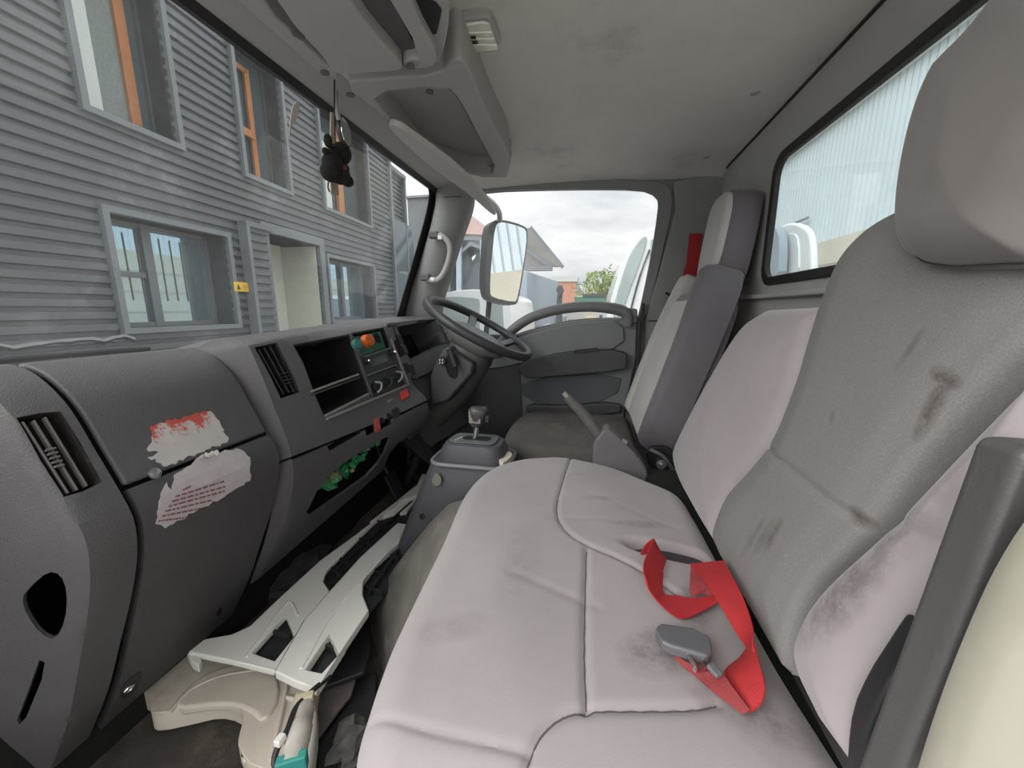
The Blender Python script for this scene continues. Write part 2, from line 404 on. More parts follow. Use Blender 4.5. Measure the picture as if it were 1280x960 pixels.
# glass materials: see-through with a film of dust, and its own reflection
def glass(name, dust, tint=(.95, .96, .955), dcol=(.75, .76, .75), speck=0, gloss=1.0):
    m = bpy.data.materials.new(name); m.use_nodes = True; nt = m.node_tree; nt.nodes.clear(); L = nt.links.new
    out = N(nt, 'ShaderNodeOutputMaterial'); t = N(nt, 'ShaderNodeBsdfTransparent'); t.inputs[0].default_value = (*tint, 1)
    g = N(nt, 'ShaderNodeBsdfGlossy'); g.inputs['Roughness'].default_value = .02; d = N(nt, 'ShaderNodeBsdfDiffuse'); d.inputs[0].default_value = (*dcol, 1)
    tl = N(nt, 'ShaderNodeBsdfTranslucent'); tl.inputs[0].default_value = (*dcol, 1); dd = N(nt, 'ShaderNodeMixShader'); dd.inputs[0].default_value = .5; L(d.outputs[0], dd.inputs[1]); L(tl.outputs[0], dd.inputs[2])
    fr = N(nt, 'ShaderNodeLayerWeight'); pw = N(nt, 'ShaderNodeMath', operation='POWER'); L(fr.outputs['Facing'], pw.inputs[0]); pw.inputs[1].default_value = 5
    fm = N(nt, 'ShaderNodeMath', operation='MULTIPLY_ADD'); L(pw.outputs[0], fm.inputs[0]); fm.inputs[1].default_value = .9 * gloss; fm.inputs[2].default_value = .035 * gloss
    m1 = N(nt, 'ShaderNodeMixShader'); L(fm.outputs[0], m1.inputs[0]); L(t.outputs[0], m1.inputs[1]); L(g.outputs[0], m1.inputs[2])
    tc = N(nt, 'ShaderNodeTexCoord'); n1 = N(nt, 'ShaderNodeTexNoise'); n1.inputs['Scale'].default_value = 3; n1.inputs['Detail'].default_value = 8; n1.inputs['Roughness'].default_value = .7; L(tc.outputs['Object'], n1.inputs['Vector'])
    mr = N(nt, 'ShaderNodeMapRange'); L(n1.outputs[0], mr.inputs[0]); mr.inputs[1].default_value = .3; mr.inputs[2].default_value = .75; mr.inputs[3].default_value = dust * .5; mr.inputs[4].default_value = dust * 1.8
    fac = mr.outputs[0]
    if speck:
        vo = N(nt, 'ShaderNodeTexVoronoi'); vo.inputs['Scale'].default_value = 85; L(tc.outputs['Object'], vo.inputs['Vector'])
        m3 = N(nt, 'ShaderNodeMapRange'); L(vo.outputs['Distance'], m3.inputs[0]); m3.inputs[1].default_value = .06; m3.inputs[2].default_value = .13; m3.inputs[3].default_value = speck; m3.inputs[4].default_value = 0
        ad = N(nt, 'ShaderNodeMath', operation='MAXIMUM'); L(fac, ad.inputs[0]); L(m3.outputs[0], ad.inputs[1]); fac = ad.outputs[0]
    m2 = N(nt, 'ShaderNodeMixShader'); L(fac, m2.inputs[0]); L(m1.outputs[0], m2.inputs[1]); L(dd.outputs[0], m2.inputs[2]); L(m2.outputs[0], out.inputs[0])
    return m
G_wind = glass('windscreen_glass', .032, speck=.18)
G_side = glass('side_glass', .02)
G_rear = glass('rear_glass', .10, tint=(.86, .9, .89))
G_far = mat('dark_window_glass', (.07, .1, .12), .05, spec=1.0)
prism('pane', [V(XR + .006, a, b) for a, b in rrect(RW[0]-.004, RW[1]-.004, RW[2]+.004, RW[3]+.004, .045)], (.004, 0, 0), G_rear, w2, sm=0)

# windscreen (window_1): pane leaning forward to the dash, black frit band, rubber
WT = V(-.690, 0, 1.378); WB = V(-.875, 0, .70)
WN = np.cross(WB - WT, V(0, 1, 0)); WN /= np.linalg.norm(WN)
if WN[0] < 0: WN = -WN
PLW = (WT, WN)
def wpt(y, t): return V(WT[0] + (WB[0]-WT[0])*t, y, WT[2] + (WB[2]-WT[2])*t)
w1 = thing('window_1', 'dusty cab windscreen with black printed border', 'window', (-.78, .8, 1.05), kind='structure'); del w1['category']
v, f = grid_surface(lambda a, b: wpt(a, b), [-.1, 1.80], [-.02, 1.0]); v = v + [q - WN * .005 for q in v]
mk('pane', v, f + [tuple(i + 4 for i in f[0][::-1])] + [(0, 1, 5, 4), (1, 3, 7, 5), (3, 2, 6, 7), (2, 0, 4, 6)], G_wind, w1, sm=0)
fr_o = [wpt(-.1, -.02) + WN*.004, wpt(1.80, -.02) + WN*.004, wpt(1.80, 1) + WN*.004, wpt(-.1, 1) + WN*.004]
hp = chaikin(ats([(256, -2), (421, 128), (512, 204), (535, 229), (538, 250), (515, 332), (494, 403)], pl=(WT + WN*.004, WN)), 2, closed=False)
fr_h = [wpt(-.08, .015) + WN*.004] + list(hp[1:]) + [wpt(1.62, .97) + WN*.004, wpt(-.08, .97) + WN*.004]
prism('frit_border', fr_o, -WN * .003, M_rubber, w1, holes=[fr_h], sm=0)
# feather-shaped splash stuck on the glass
fpx = [(361, 170), (363, 150), (366, 133), (371, 126), (375, 130), (374, 142), (369, 153), (364, 158), (362, 171)]
prism('splash_mark', ats(fpx, pl=(WT + WN*.006, WN)), -WN * .001, mat('dry_splash', (.6, .56, .5), .9), w1)

# roof front trim along the windscreen
MBt = MB(); ring = lambda y: [V(-.715, y, 1.40), V(-.690, y, 1.362), V(-.668, y, 1.352), V(-.60, y, 1.362), V(-.56, y, 1.385), V(-.56, y, 1.41)]
MBt.loft([ring(y) for y in np.linspace(-.06, 1.70, 12)]); t1 = MBt.build('trim_1', M_shelf, bev=.004); tag(t1, 'grey roof front rail along the windscreen', kind='structure')
prism('seal_strip', [V(-.70, -.06, 1.349), V(-.674, -.06, 1.338), V(-.664, -.06, 1.352), V(-.69, -.06, 1.363)], (0, 1.74, 0), M_rubber, t1)

# driver side wall: door frame with window opening
def wD(p, y=YD): return at(p, Y=y)
win = chaikin(ats([(545, 262), (585, 238), (700, 234), (800, 234), (826, 238), (826, 262), (813, 330), (800, 392), (797, 397), (740, 397), (700, 402), (640, 418), (585, 440), (545, 465)], Y=YD), 2)
ws = prism('wall_side', [V(-.95, YD, -.04), V(XR, YD, -.04), V(XR, YD, 1.40), V(-.70, YD, 1.40), V(-.885, YD, .72), V(-.95, YD, .72)], (0, .05, 0), M_door, holes=[win], bev=.004); tag(ws, 'driver side of the cab around the door opening', kind='structure')
# lighter upper door frame lip around the glass
lip_o = chaikin(ats([(545, 225), (600, 226), (700, 223), (805, 224), (838, 230), (842, 258), (824, 335), (808, 400), (797, 402), (800, 385), (812, 330), (823, 262), (822, 246), (800, 237), (700, 236), (600, 238), (560, 245)], Y=YD - .012), 1)
prism('trim_2', lip_o, (0, .014, 0), M_pillar, bev=.004); tag(bpy.data.objects['trim_2'], 'grey upper frame around the driver door glass', kind='structure')
# B pillar / corner trim on the driver side
bp = prism('trim_3', ats([(842, 226), (900, 216), (930, 250), (905, 560), (800, 560), (806, 402), (824, 340), (844, 262)], Y=YD - .02), (0, .025, 0), mat('corner_trim', (.27, .275, .275), .55, bump=.2, bscale=450, var=.1), bev=.006); tag(bp, 'grey corner pillar trim behind the driver door', kind='structure')
box('seam_strip', at((822, 401), Y=YD-.024), (.07, .006, .004), M_rubber, bp)
# A pillar on the driver side
La = ats([(543, 222), (546, 250), (528, 320), (510, 372), (495, 405), (480, 440)], Y=1.665)
Ra = ats([(590, 232), (588, 258), (572, 305), (560, 345), (550, 380), (545, 425)], Y=1.705)
La = catmull(La, 24); Ra = catmull(Ra, 24); rings = []
for a, b in zip(La, Ra):
    m = (a + b) / 2 + V(.012, -.03, .0); rings.append([a + V(-.03, .05, 0), a, a*.75 + m*.25 + V(0, -.006, 0), m, b*.75 + m*.25 + V(0, -.004, 0), b, b + V(0, .05, 0)])
ap = MB().loft(rings).build('trim_4', M_pillar, sm=60); tag(ap, 'grey windscreen pillar trim on the driver side', kind='structure')
box('joint', at((566, 246), Y=1.655), (.075, .01, .003), M_btrim, ap)
# firewall below the windscreen
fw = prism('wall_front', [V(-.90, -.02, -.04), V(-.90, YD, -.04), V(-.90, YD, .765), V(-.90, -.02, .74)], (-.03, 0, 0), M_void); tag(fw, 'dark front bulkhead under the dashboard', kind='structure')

# ================================================================== DRIVER DOOR (in its frame)
dr = thing('door_1', 'grey driver door trim with arched pull handle and padded armrest', 'door', (0, YD, .6), kind='structure'); del dr['category']
YT = 1.695
top = [(545, 450), (600, 432), (640, 420), (700, 404), (740, 399), (796, 397)]
prism('door_panel', chaikin(ats(top, Y=YT), 1, False) + ats([(797, 402), (795, 450), (780, 520), (778, 620), (545, 620)], Y=YT), (0, .03, 0), M_door, dr, bev=.008)
prism('upper_pad', chaikin(ats([(600, 437), (640, 424), (700, 407), (740, 402), (779, 400), (781, 436), (720, 440), (660, 452), (620, 462), (600, 460)], Y=YT-.012), 1), (0, .02, 0), M_door, dr, bev=.008)
prism('armrest', chaikin(ats([(646, 455), (690, 443), (720, 439), (782, 437), (784, 455), (778, 463), (720, 468), (665, 473), (652, 471)], Y=YT-.05), 1), (0, .06, 0), M_doord, dr, bev=.014, seg=3)
prism('inner_recess', chaikin(ats([(648, 474), (780, 464), (770, 500), (700, 508), (655, 500)], Y=YT-.004), 1), (0, .01, 0), mat('door_lower', (.10, .105, .115), .6, var=.1), dr, bev=.004)
prism('armrest_switch', ats([(718, 438), (748, 435), (748, 439), (718, 442)], Y=YT-.056), (0, .02, 0), M_black, dr, bev=.003)
prism('door_pocket', chaikin(ats([(655, 505), (700, 508), (778, 502), (776, 520), (660, 520)], Y=YT-.03), 1), (0, .04, 0), M_doord, dr, bev=.008)
hp = catmull(ats([(626, 428), (641, 412), (664, 397), (697, 387), (735, 383), (768, 386), (782, 391), (785, 398), (784, 406)], Y=YT-.03), 40)
hp[:, 1] += np.linspace(0, 1, 40) * 0 + .02 * np.abs(np.linspace(-1, 1, 40)) ** 4
hr = np.interp(np.linspace(0, 1, 40), [0, .1, .5, .9, 1], [.026, .026, .0265, .029, .030])
MB().tube(hp, hr, 14, flat=.8).build('pull_handle', M_door, dr, sm=60)
prism('handle_foot', ats([(778, 384), (797, 386), (797, 404), (777, 402)], Y=YT-.026), (0, .03, 0), M_door, dr, bev=.008)
box('door_gap', at((799, 455), Y=YT-.006), (.010, .02, .50), M_rubber, dr)
prism('pane', [V(-.75, YD+.035, .55), V(.3, YD+.035, .55), V(.3, YD+.035, 1.38), V(-.68, YD+.035, 1.38)], (0, .004, 0), G_side, dr, sm=0)
# lower kick panel by the driver's feet
kp = prism('trim_5', [V(-.86, 1.69, 0), V(-.28, 1.69, 0), V(-.32, 1.69, .74), V(-.86, 1.69, .74)], (0, .03, 0), M_doord, bev=.006); tag(kp, 'dark kick panel beside the driver footwell', kind='structure')

# ================================================================== OVERHEAD
sh = thing('overhead_tray', 'grey overhead parcel tray above the driver, open recess underneath', 'shelf', (-.35, 1.05, 1.33))
outer = chaikin(ats([(424, 104), (470, 100), (552, 94), (564, 74), (582, 76), (592, 100), (612, 150), (637, 193), (634, 212), (629, 222), (600, 222), (535, 206), (480, 146)], Z=1.30), 1)
hol = chaikin(ats([(462, 116), (556, 108), (572, 122), (600, 175), (622, 217), (590, 217), (530, 198), (490, 150)], Z=1.30), 1)
prism('tray_rim', outer, (0, 0, .09), M_shelf, sh, holes=[hol[::-1]], bev=.006, seg=3)
# sloping inner walls and pan of the recess
cen = np.mean(hol, 0); up_ = [q + (cen - q) * .04 + V(0, 0, .05) for q in hol]; up2 = [q + (cen - q) * .0 + V(0, 0, .055) for q in hol]
MB().loft([[q for q in hol], up_], cap=False).build('recess_wall', M_shelf, sh)
MB().poly(up_, (0, 0, .004)).build('recess_pan', M_shelf, sh)
for px in ((438, 119), (537, 115)):
    MB().lathe([(0, .002), (.008, .002), (.009, 0), (.009, -.001), (0, -.001)], at(px, Z=1.2995), (0, 0, 1)).build('screw_cover', M_dash, sh)
MB().poly(ats([(634, 222), (640, 196), (634, 194), (600, 212), (600, 222)], Z=1.32), (0, 0, .05)).build('tray_end', M_shelf, sh, bev=.006)
# passenger side overhead console
sl_ = thing('overhead_console', 'light grey overhead console over the passenger side with a dark slot', 'shelf', (-.35, .6, 1.30))
pan = ats([(318, -30), (345, 0), (372, 40), (404, 72), (418, 96), (470, 92), (505, 89), (500, 78), (468, 44), (432, -5), (415, -40)], Z=1.262)
prism('lower_panel', chaikin(pan, 1), (0, 0, .10), M_shelf, sl_, bev=.005, seg=3)
prism('front_strip', ats([(270, -20), (290, -5), (400, 92), (424, 100), (420, 90), (345, 22), (310, -30)], Z=1.29), (0, 0, .09), M_shelf, sl_, bev=.004)
prism('dark_slot', ats([(435, -40), (470, -40), (528, 76), (506, 84), (460, 30)], Z=1.285), (0, 0, .01), M_dash, sl_)
prism('rear_lip', chaikin(ats([(462, -40), (505, -30), (520, 20), (548, 70), (543, 87), (506, 88), (502, 76), (528, 72)], Z=1.27), 1), (0, 0, .09), M_shelf, sl_, bev=.010, seg=3)
prism('rear_side', chaikin(ats([(500, -30), (560, -20), (563, 22), (556, 60), (546, 86), (536, 60), (520, 20)], Z=1.29), 1), (0, 0, .085), M_shelf, sl_, bev=.010, seg=3)
prism('cubby', ats([(512, -10), (545, 5), (552, 14), (546, 42), (540, 44), (528, 28)], Z=1.287), (0, 0, .004), M_black, sl_)
prism('hook', ats([(362, 38), (368, 40), (382, 50), (380, 53), (366, 46)], Z=1.258), (0, 0, .006), M_dash, sl_, bev=.002)
for px in ((406, 91), (513, 83)):
    MB().lathe([(0, .002), (.007, .002), (.008, 0), (.008, -.001), (0, -.001)], at(px, Z=1.2615), (0, 0, 1)).build('screw_cover', M_dash, sl_)
# dome lamp
dl = thing('dome_lamp', 'small rectangular dome lamp with clear ribbed lens on the headliner', 'lamp', (-.24, .85, 1.37))
q = [V(*p[:2], 1.368) for p in ats([(568, 24), (604, 19), (616, 22), (629, 62), (592, 67), (584, 62)], Z=1.37)]
prism('lamp_body', chaikin(q, 1), (0, 0, .03), M_shelf, dl, bev=.004, seg=3)
M_lens = mat('lamp_lens', (.75, .73, .62), .12, spec=.8, coat=.6)
q2 = [np.mean(q, 0) + (p - np.mean(q, 0)) * .8 for p in q]; q2 = [V(p[0], p[1], 1.3645) for p in q2]
prism('lamp_lens', q2, (0, 0, .012), M_lens, dl, bev=.004)
for i in range(3):
    a = q2[0] + (q2[5] - q2[0]) * (i + 1) / 4; b = q2[2] + (q2[3] - q2[2]) * (i + 1) / 4
    MB().tube([a - V(0,0,.001), b - V(0,0,.001)], .002, 6).build('lens_rib', M_lens, dl)
box('lamp_switch', at((592, 50), Z=1.364), (.014, .022, .004), M_black, dl, bev=.002)
# sun visor
VA = at((484, 148), X=-.50); VB = at((624, 270), Y=1.655); VN = np.cross(VB - VA, V(1, 0, -.42)); VN /= np.linalg.norm(VN); VN = VN if VN[0] > 0 else -VN
PV = (VA, VN)
vs_ = chaikin(ats([(484, 148), (497, 148), (520, 164), (556, 190), (585, 215), (614, 250), (623, 266), (614, 262), (592, 241), (562, 219), (532, 196), (507, 172)], pl=PV), 2)
sv = thing('sun_visor', 'folded light grey sun visor hanging by the driver side of the windscreen', 'sun visor', vs_[0])
prism('visor_board', vs_, -VN * .014, mat('visor_vinyl', (.52, .51, .49), .6, bump=.2, bscale=400, var=.08), sv, bev=.006, seg=3)
# grab handle on the pillar
gh = thing('grab_handle', 'light grey grab handle on the windscreen pillar', 'handle', at((545, 320), Y=1.62))
pth = catmull(ats([(541, 293), (552, 295), (561, 304), (562, 318), (556, 338), (548, 349), (538, 350), (531, 347)], Y=1.60), 30)
pth[:3, 1] += .02; pth[-3:, 1] += .02
MB().tube(pth, .0095, 10, flat=1.3).build('grip', M_shelf, gh, sm=60)
for a in ((543, 294), (532, 347)): box('mount', at(a, Y=1.625), (.045, .03, .028), M_btrim, gh, bev=.006)
for a in ((550, 297), (541, 349)): box('cap', at(a, Y=1.592), (.02, .008, .016), M_white, gh, bev=.003)
# dashcam style inner mirror on a stalk behind the toy
im = thing('interior_mirror', 'interior mirror on a thin stalk hanging at the windscreen top', 'mirror', at((419, 100), X=-.60))
tube('stalk', ats([(418, 98), (419, 120), (421, 138), (424, 150)], X=-.62), .006, M_shelf, im)
q = chaikin(ats([(424, 140), (434, 152), (439, 166), (439, 190), (426, 172)], X=-.62), 1)
prism('mirror_back', q, (-.012, 0, 0), M_black, im, bev=.003)
c = np.mean(q, 0); prism('mirror_glass', [c + (p - c) * .88 + V(.0015, 0, 0) for p in q], (-.002, 0, 0), M_mirror, im, sm=0)
# hanging black plush toy
M_plush = mat('black_plush', (.014, .013, .013), 1, bump=1, bscale=700)
def ball(name, c, r, m, par, s=(1, 1, 1), seg=16):
    bm = bmesh.new(); bmesh.ops.create_uvsphere(bm, u_segments=seg, v_segments=seg // 2 + 2, radius=1)
    vs = [V(*q.co) * V(*s) * r + c for q in bm.verts]; fs = [tuple(x.index for x in f.verts) for f in bm.faces]; bm.free()
    return mk(name, vs, fs, m, par, sm=180)
XT = -.52
pt = thing('plush_toy', 'small black plush figure with ears hanging upside down on a cord', 'toy', at((425, 200), X=XT))
for nm, px, r, s in (('head', (426, 192), .021, (1, 1, 1)), ('snout', (418, 190), .011, (1, 1, 1)), ('ear', (410, 176), .008, (1, 1, 1.6)), ('ear', (407, 189), .007, (1, 1, 1)), ('body', (416, 206), .020, (1, 1.1, 1.2)), ('body', (413, 215), .0185, (1, 1.1, 1)), ('belly', (424, 218), .021, (1, 1.1, .9)), ('foot', (434, 226), .012, (1, 1.3, 1)), ('arm', (431, 212), .010, (1, .8, 1.2))):
    ball(nm, at(px, X=XT), r, M_plush, pt, s)
ball('tongue', at((428, 210), X=XT + .012), .009, mat('dull_red_felt', (.16, .04, .045), .95), pt)
tube('cord', ats([(418, 100), (418, 140), (419, 180)], X=XT), .0015, M_black, pt, n=6)
tube('tail_cord', ats([(411, 224), (410, 234), (412, 240)], X=XT), .0015, M_black, pt, n=6)
ac = thing('hanging_card', 'faded wooden coloured strip hanging behind the plush toy', 'air freshener', at((415, 190), X=-.56))
prism('strip', ats([(414, 140), (419, 141), (418, 190), (424, 244), (414, 243), (413, 190)], X=-.56), (-.003, 0, 0), mat('faded_card', (.50, .42, .34), .8, var=.2), ac)

# ================================================================== DASHBOARD
dash = thing('dashboard', 'scuffed dark grey truck dashboard with torn stickers, empty radio slots and open lower panel', 'dashboard', (-.7, .8, .4))
P1 = catmull([(-.875, .768), (-.845, .765), (-.808, .748), (-.765, .706), (-.728, .635), (-.703, .585), (-.682, .533), (-.690, .47), (-.717, .395), (-.765, .29), (-.81, .195), (-.87, .095), (-.90, .05)], 160)
s1 = np.concatenate([[0], np.cumsum(np.linalg.norm(np.diff(P1, axis=0), axis=1))]); V1 = s1[-1]
def prof1(v): return np.interp(v, s1, P1[:, 0]), np.interp(v, s1, P1[:, 1])
U0 = .372
def surf1(u, v):
    x, z = prof1(v)
    if u >= U0: return V(x, u, z)
    t = U0 - u; r = .022
    if t < r * math.pi / 2:
        a = t / r; return V(x - r * (1 - math.cos(a)), U0 - r * math.sin(a), z)
    t -= r * math.pi / 2; return V(x - r - t * .92, U0 - r - t * .38, z - t * .05)
S1 = Surf(surf1, -.42, .72, 0, V1, 110)
vs1 = S1.inv((155, 610))[1]; vs2 = S1.inv((335, 541))[1]; vS = (vs1 + vs2) / 2
# end pod with outer air vent
pod = S1.panel('end_pod', [(-.42, .0), (.418, .0), (.418, V1 * .45), (.410, V1 - .03), (.30, V1 - .0), (-.42, V1 - .0)], M_dash, dash, uv=True, thick=.005, bev=.002, cut=.02,
    holes=[[S1.inv(p) for p in [(20, 522), (50, 516), (76, 514), (100, 550), (128, 602), (104, 614), (80, 621), (50, 575)]],
           [S1.inv(p) for p in chaikin([(27, 748), (36, 735), (60, 714), (76, 718), (84, 740), (82, 775), (69, 801), (50, 792), (33, 768)], 1)],
           [S1.inv(p) for p in [(49, 825), (56, 828), (52, 850), (32, 898), (24, 906), (21, 900), (36, 862)]]])
def inset(surf, name, px, depth, parent, m=M_void, taper=.9, bottom=True, uvp=None):
    uv = [surf.inv(p) for p in px]; a = [surf.fn(*q) - surf.nrm(*q) * .001 for q in uv]; c = sum(uv) / len(uv); nn = surf.nrm(*c)
    ca = np.mean(a, 0); b = [ca + (q - ca) * taper - nn * depth for q in a]
    mb = MB().loft([a, b], cap=False)
    if bottom: mb.poly(b, -nn * .003)
    return mb.build(name, m, parent, fix=False)
M_tray = mat('vent_cavity', (.03, .028, .026), .8, dirt=(.13, .11, .09), dscale=30, dthr=.5)
vt = inset(S1, 'vent', [(20, 522), (76, 514), (128, 602), (80, 621)], .05, dash, M_tray, .95)
def bar_on(surf, name, a, b, off, w, d, m, par):
    A = surf.pt(a, off); B = surf.pt(b, off); u = surf.inv(((a[0]+b[0])/2, (a[1]+b[1])/2)); nn = surf.nrm(*u)
    R = frame_from(B - A, nn); return MB().box((A + B) / 2, (np.linalg.norm(B - A), w, d), R).build(name, m, par, bev=min(w, d) * .3)
for a, b in (((28, 526), (86, 616)), ((43, 524), (98, 612)), ((57, 520), (110, 607))): bar_on(S1, 'louvre', a, b, -.006, .0028, .009, mat('louvre_grey', (.16, .15, .14), .5), vt)
for i in range(7):
    f_ = (i + .5) / 7; bar_on(S1, 'back_vane', (25 + 55 * f_, 525 + 92 * f_), (72 + 50 * f_, 520 + 83 * f_), -.034, .002, .014, M_black, vt)
for i in range(5): bar_on(S1, 'slider_rib', (57 + i*2.6, 563 + i*5.2), (70 + i*2.6, 560 + i*5.2), -.001, .003, .006, MATS['louvre_grey'], vt)
# frame step around the vent
pf = [(14, 520), (78, 507), (148, 616), (98, 638)]
# glovebox lid (upper) and door (lower)
lid = S1.panel('glovebox_lid', [(.428, .0), (.700, .0), (.700, vs2 - .003), (.428, vs1 - .003)], M_dash, dash, uv=True, thick=.012, bev=.005, cut=.02)
door = S1.panel('glovebox_door', [(.428, vs1 + .004), (.697, vs2 + .004), (.703, vs2 + .03), (.700, V1 - .035), (.432, V1 - .012)], M_dash_dk, dash, uv=True, thick=.014, bev=.006, cut=.02)
# dark carcass behind the panels
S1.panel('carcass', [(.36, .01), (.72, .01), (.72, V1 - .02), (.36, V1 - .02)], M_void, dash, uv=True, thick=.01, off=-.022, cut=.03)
# torn stickers
def sticker_mat(name, redw, text):
    m = mat(name, (.62, .58, .56), .8, var=.12, vscale=30); nt = m.node_tree; L = nt.links.new
    b = [n for n in nt.nodes if n.type == 'BSDF_PRINCIPLED'][0]; src = b.inputs['Base Color'].links[0].from_socket
    tc = N(nt, 'ShaderNodeTexCoord'); n1 = N(nt, 'ShaderNodeTexNoise'); n1.inputs['Scale'].default_value = 28; n1.inputs['Detail'].default_value = 8; n1.inputs['Roughness'].default_value = .8; L(tc.outputs['Object'], n1.inputs[0])
    sp = N(nt, 'ShaderNodeSeparateXYZ'); L(tc.outputs['Object'], sp.inputs[0])
    g = N(nt, 'ShaderNodeMapRange'); L(sp.outputs[2], g.inputs[0]); g.inputs[1].default_value = redw[0]; g.inputs[2].default_value = redw[1]; g.inputs[3].default_value = 0; g.inputs[4].default_value = .55
    ad = N(nt, 'ShaderNodeMath', operation='ADD'); L(g.outputs[0], ad.inputs[0]); L(n1.outputs[0], ad.inputs[1])
    mr = N(nt, 'ShaderNodeMapRange'); L(ad.outputs[0], mr.inputs[0]); mr.inputs[1].default_value = .80; mr.inputs[2].default_value = .86
    mx = N(nt, 'ShaderNodeMix', data_type='RGBA'); L(mr.outputs[0], mx.inputs[0]); L(src, mx.inputs[6]); mx.inputs[7].default_value = (.6, .1, .07, 1); L(mx.outputs[2], b.inputs['Base Color'])
    return m
zt = S1.pt((235, 520))[2]; zb = S1.pt((230, 575))[2]
def ragged(pts, amp, n=6, seed=1):
    r = random.Random(seed); out = []
    for i in range(len(pts)):
        a, b = np.array(pts[i], float), np.array(pts[(i+1) % len(pts)], float)
        k = max(1, int(np.linalg.norm(b - a) / n))
        for j in range(k):
            q = a + (b - a) * j / k; out.append(q + V(r.uniform(-amp, amp), r.uniform(-amp, amp)) if j else q)
    return out
st1 = S1.panel('torn_sticker', ragged([(189, 532), (262, 514), (270, 523), (276, 533), (285, 551), (250, 566), (208, 583), (184, 572), (198, 565), (183, 562), (190, 552)], 2.4, 4), sticker_mat('sticker_upper', (zb, zt + .02), 0), lid, thick=.0012, off=.0015, cut=.02, sm=0)
tag(st1, 'torn white sticker with red remains on the glovebox lid')
st2 = S1.panel('torn_sticker', ragged([(217, 594), (238, 582), (250, 570), (285, 563), (300, 562), (312, 572), (312, 601), (284, 617), (245, 638), (206, 660), (194, 655), (196, 640), (203, 612), (208, 603), (214, 612)], 1.8, 5, seed=3), mat('sticker_lower', (.60, .54, .55), .8, var=.15, vscale=30, dirt=(.45, .33, .26), dscale=25, dthr=.6, dfac=.5), door, thick=.0012, off=.0015, cut=.02, sm=0)
tag(st2, 'torn pinkish sticker with lines of small print on the glovebox door')
# printed lines on the lower sticker: small maroon dashes of unreadable text
M_print = mat('maroon_print', (.28, .08, .10), .8); mb = MB(); r = random.Random(5)
A, B, Cc = V(283, 600), V(222, 628), V(205, 652)
for k in range(6):
    s_ = V(218 - k * 4.2, 621 + k * 6.0); e_ = V(281 + (0, 2, 0, -14, -29, -44)[k], 601 + k * 6.2 + (0, 0, 0, 4.5, 9, 14)[k]); t = 0
    while t < .96:
        w = r.uniform(.04, .13); a = s_ + (e_ - s_) * t; b = s_ + (e_ - s_) * min(.98, t + w)
        P = [S1.pt(a + V(0, -1), .0022), S1.pt(b + V(0, -1), .0022), S1.pt(b + V(.2, .9), .0022), S1.pt(a + V(.2, .9), .0022)]
        mb.add(P, [(0, 1, 2, 3)]); t += w + .025
a = V(227, 612); b = V(238, 607); mb.add([S1.pt(q, .0022) for q in (a, b, b + V(0, 2), a + V(0, 2))], [(0, 1, 2, 3)])
mb.build('small_print', M_print, st2, sm=0)
mb = MB()
for k in range(4):
    for (a, b) in (((197, 577 - k*0), (0, 0)),)[:0]: pass
# crumpled paper at the seam
r = random.Random(2)
for i, p in enumerate([(251, 572), (257, 570), (263, 568), (269, 567)]):
    c = S1.pt(p, .004); MB().box(c, (.004, .009, .010), rotm('X', r.uniform(-40, 40)) @ rotm('Y', r.uniform(-40, 40))).build('paper_crumple', M_white, st2, bev=.003)
# screws
def screw(surf, px, r, m, par, name='screw'):
    p = surf.pt(px, 0); n = surf.nrm(*surf.inv(px))
    o = MB().lathe([(0, .0), (r, 0), (r * .95, .003), (r * .5, .0045), (r * .45, .003), (0, .003)], p, n, 16).build(name, m, par); return o
screw(S1, (193, 592), .0095, M_metal, dash); screw(S1, (160, 861), .010, M_chrome, dash); 
p = S1.pt((160, 861), .001); n = S1.nrm(*S1.inv((160, 861)))
S1.panel('screw_recess', chaikin([(150, 868), (156, 852), (170, 842), (178, 838), (174, 856), (166, 868), (154, 874)], 1), M_black, door, thick=.001, off=.0012, sm=0)
S1.panel('clip_hole', chaikin([(270, 768), (275, 758), (278, 761), (273, 771)], 1), M_void, door, thick=.001, off=.0012, sm=0)
# ---- centre stack
YA, YB = .735, 1.20
nearp = ats([(305, 427), (322, 457), (343, 510), (364, 567), (366, 610), (352, 660), (322, 725)], Y=YA)
farp = ats([(487, 404), (499, 438), (517, 480), (536, 501), (534, 527), (517, 542), (497, 572)], Y=YB)
nearp = [nearp[0] + V(-.10, 0, .002)] + nearp; farp = [farp[0] + V(-.16, 0, .002)] + farp
NP = catmull(nearp, 90); FP = catmull(farp, 90)
def surf2(u, v):
    i = np.clip(v, 0, 1) * 89; a = int(min(88, i)); t = i - a
    n = NP[a] * (1-t) + NP[a+1] * t; q = FP[a] * (1-t) + FP[a+1] * t
    if u < 0: return n + V(-.06, -.03, -.02) * (-u) * (1.15 - v) + V(0, -.01, 0) * (-u)
    return n + (q - n) * u
S2 = Surf(surf2, -.99, 1, .0, 1, 100)
vJ = S2.inv((364, 571))[1]; vT = S2.inv((306, 430))[1]
H1 = [(366, 431), (436, 417), (462, 493), (405, 521)]; H2 = [(438, 416), (479, 409), (507, 480), (468, 498)]
upper = S2.panel('centre_stack', [S2.inv((305, 425))*V(0,1) + V(-1,0), V(-1, 0.0), V(1, 0.0), S2.inv((487, 404)), S2.inv((500, 440)), S2.inv((517, 480)), S2.inv((534, 500)), S2.inv((505, 514)), S2.inv((410, 553)), V(0.0, vJ), V(-1, vJ)], M_dash, dash, uv=True, thick=.008, bev=.003, cut=.05,
    holes=[[S2.inv(p) for p in H1], [S2.inv(p) for p in H2], [S2.inv(p) for p in [(318, 434), (346, 428), (375, 490), (351, 498)]]])
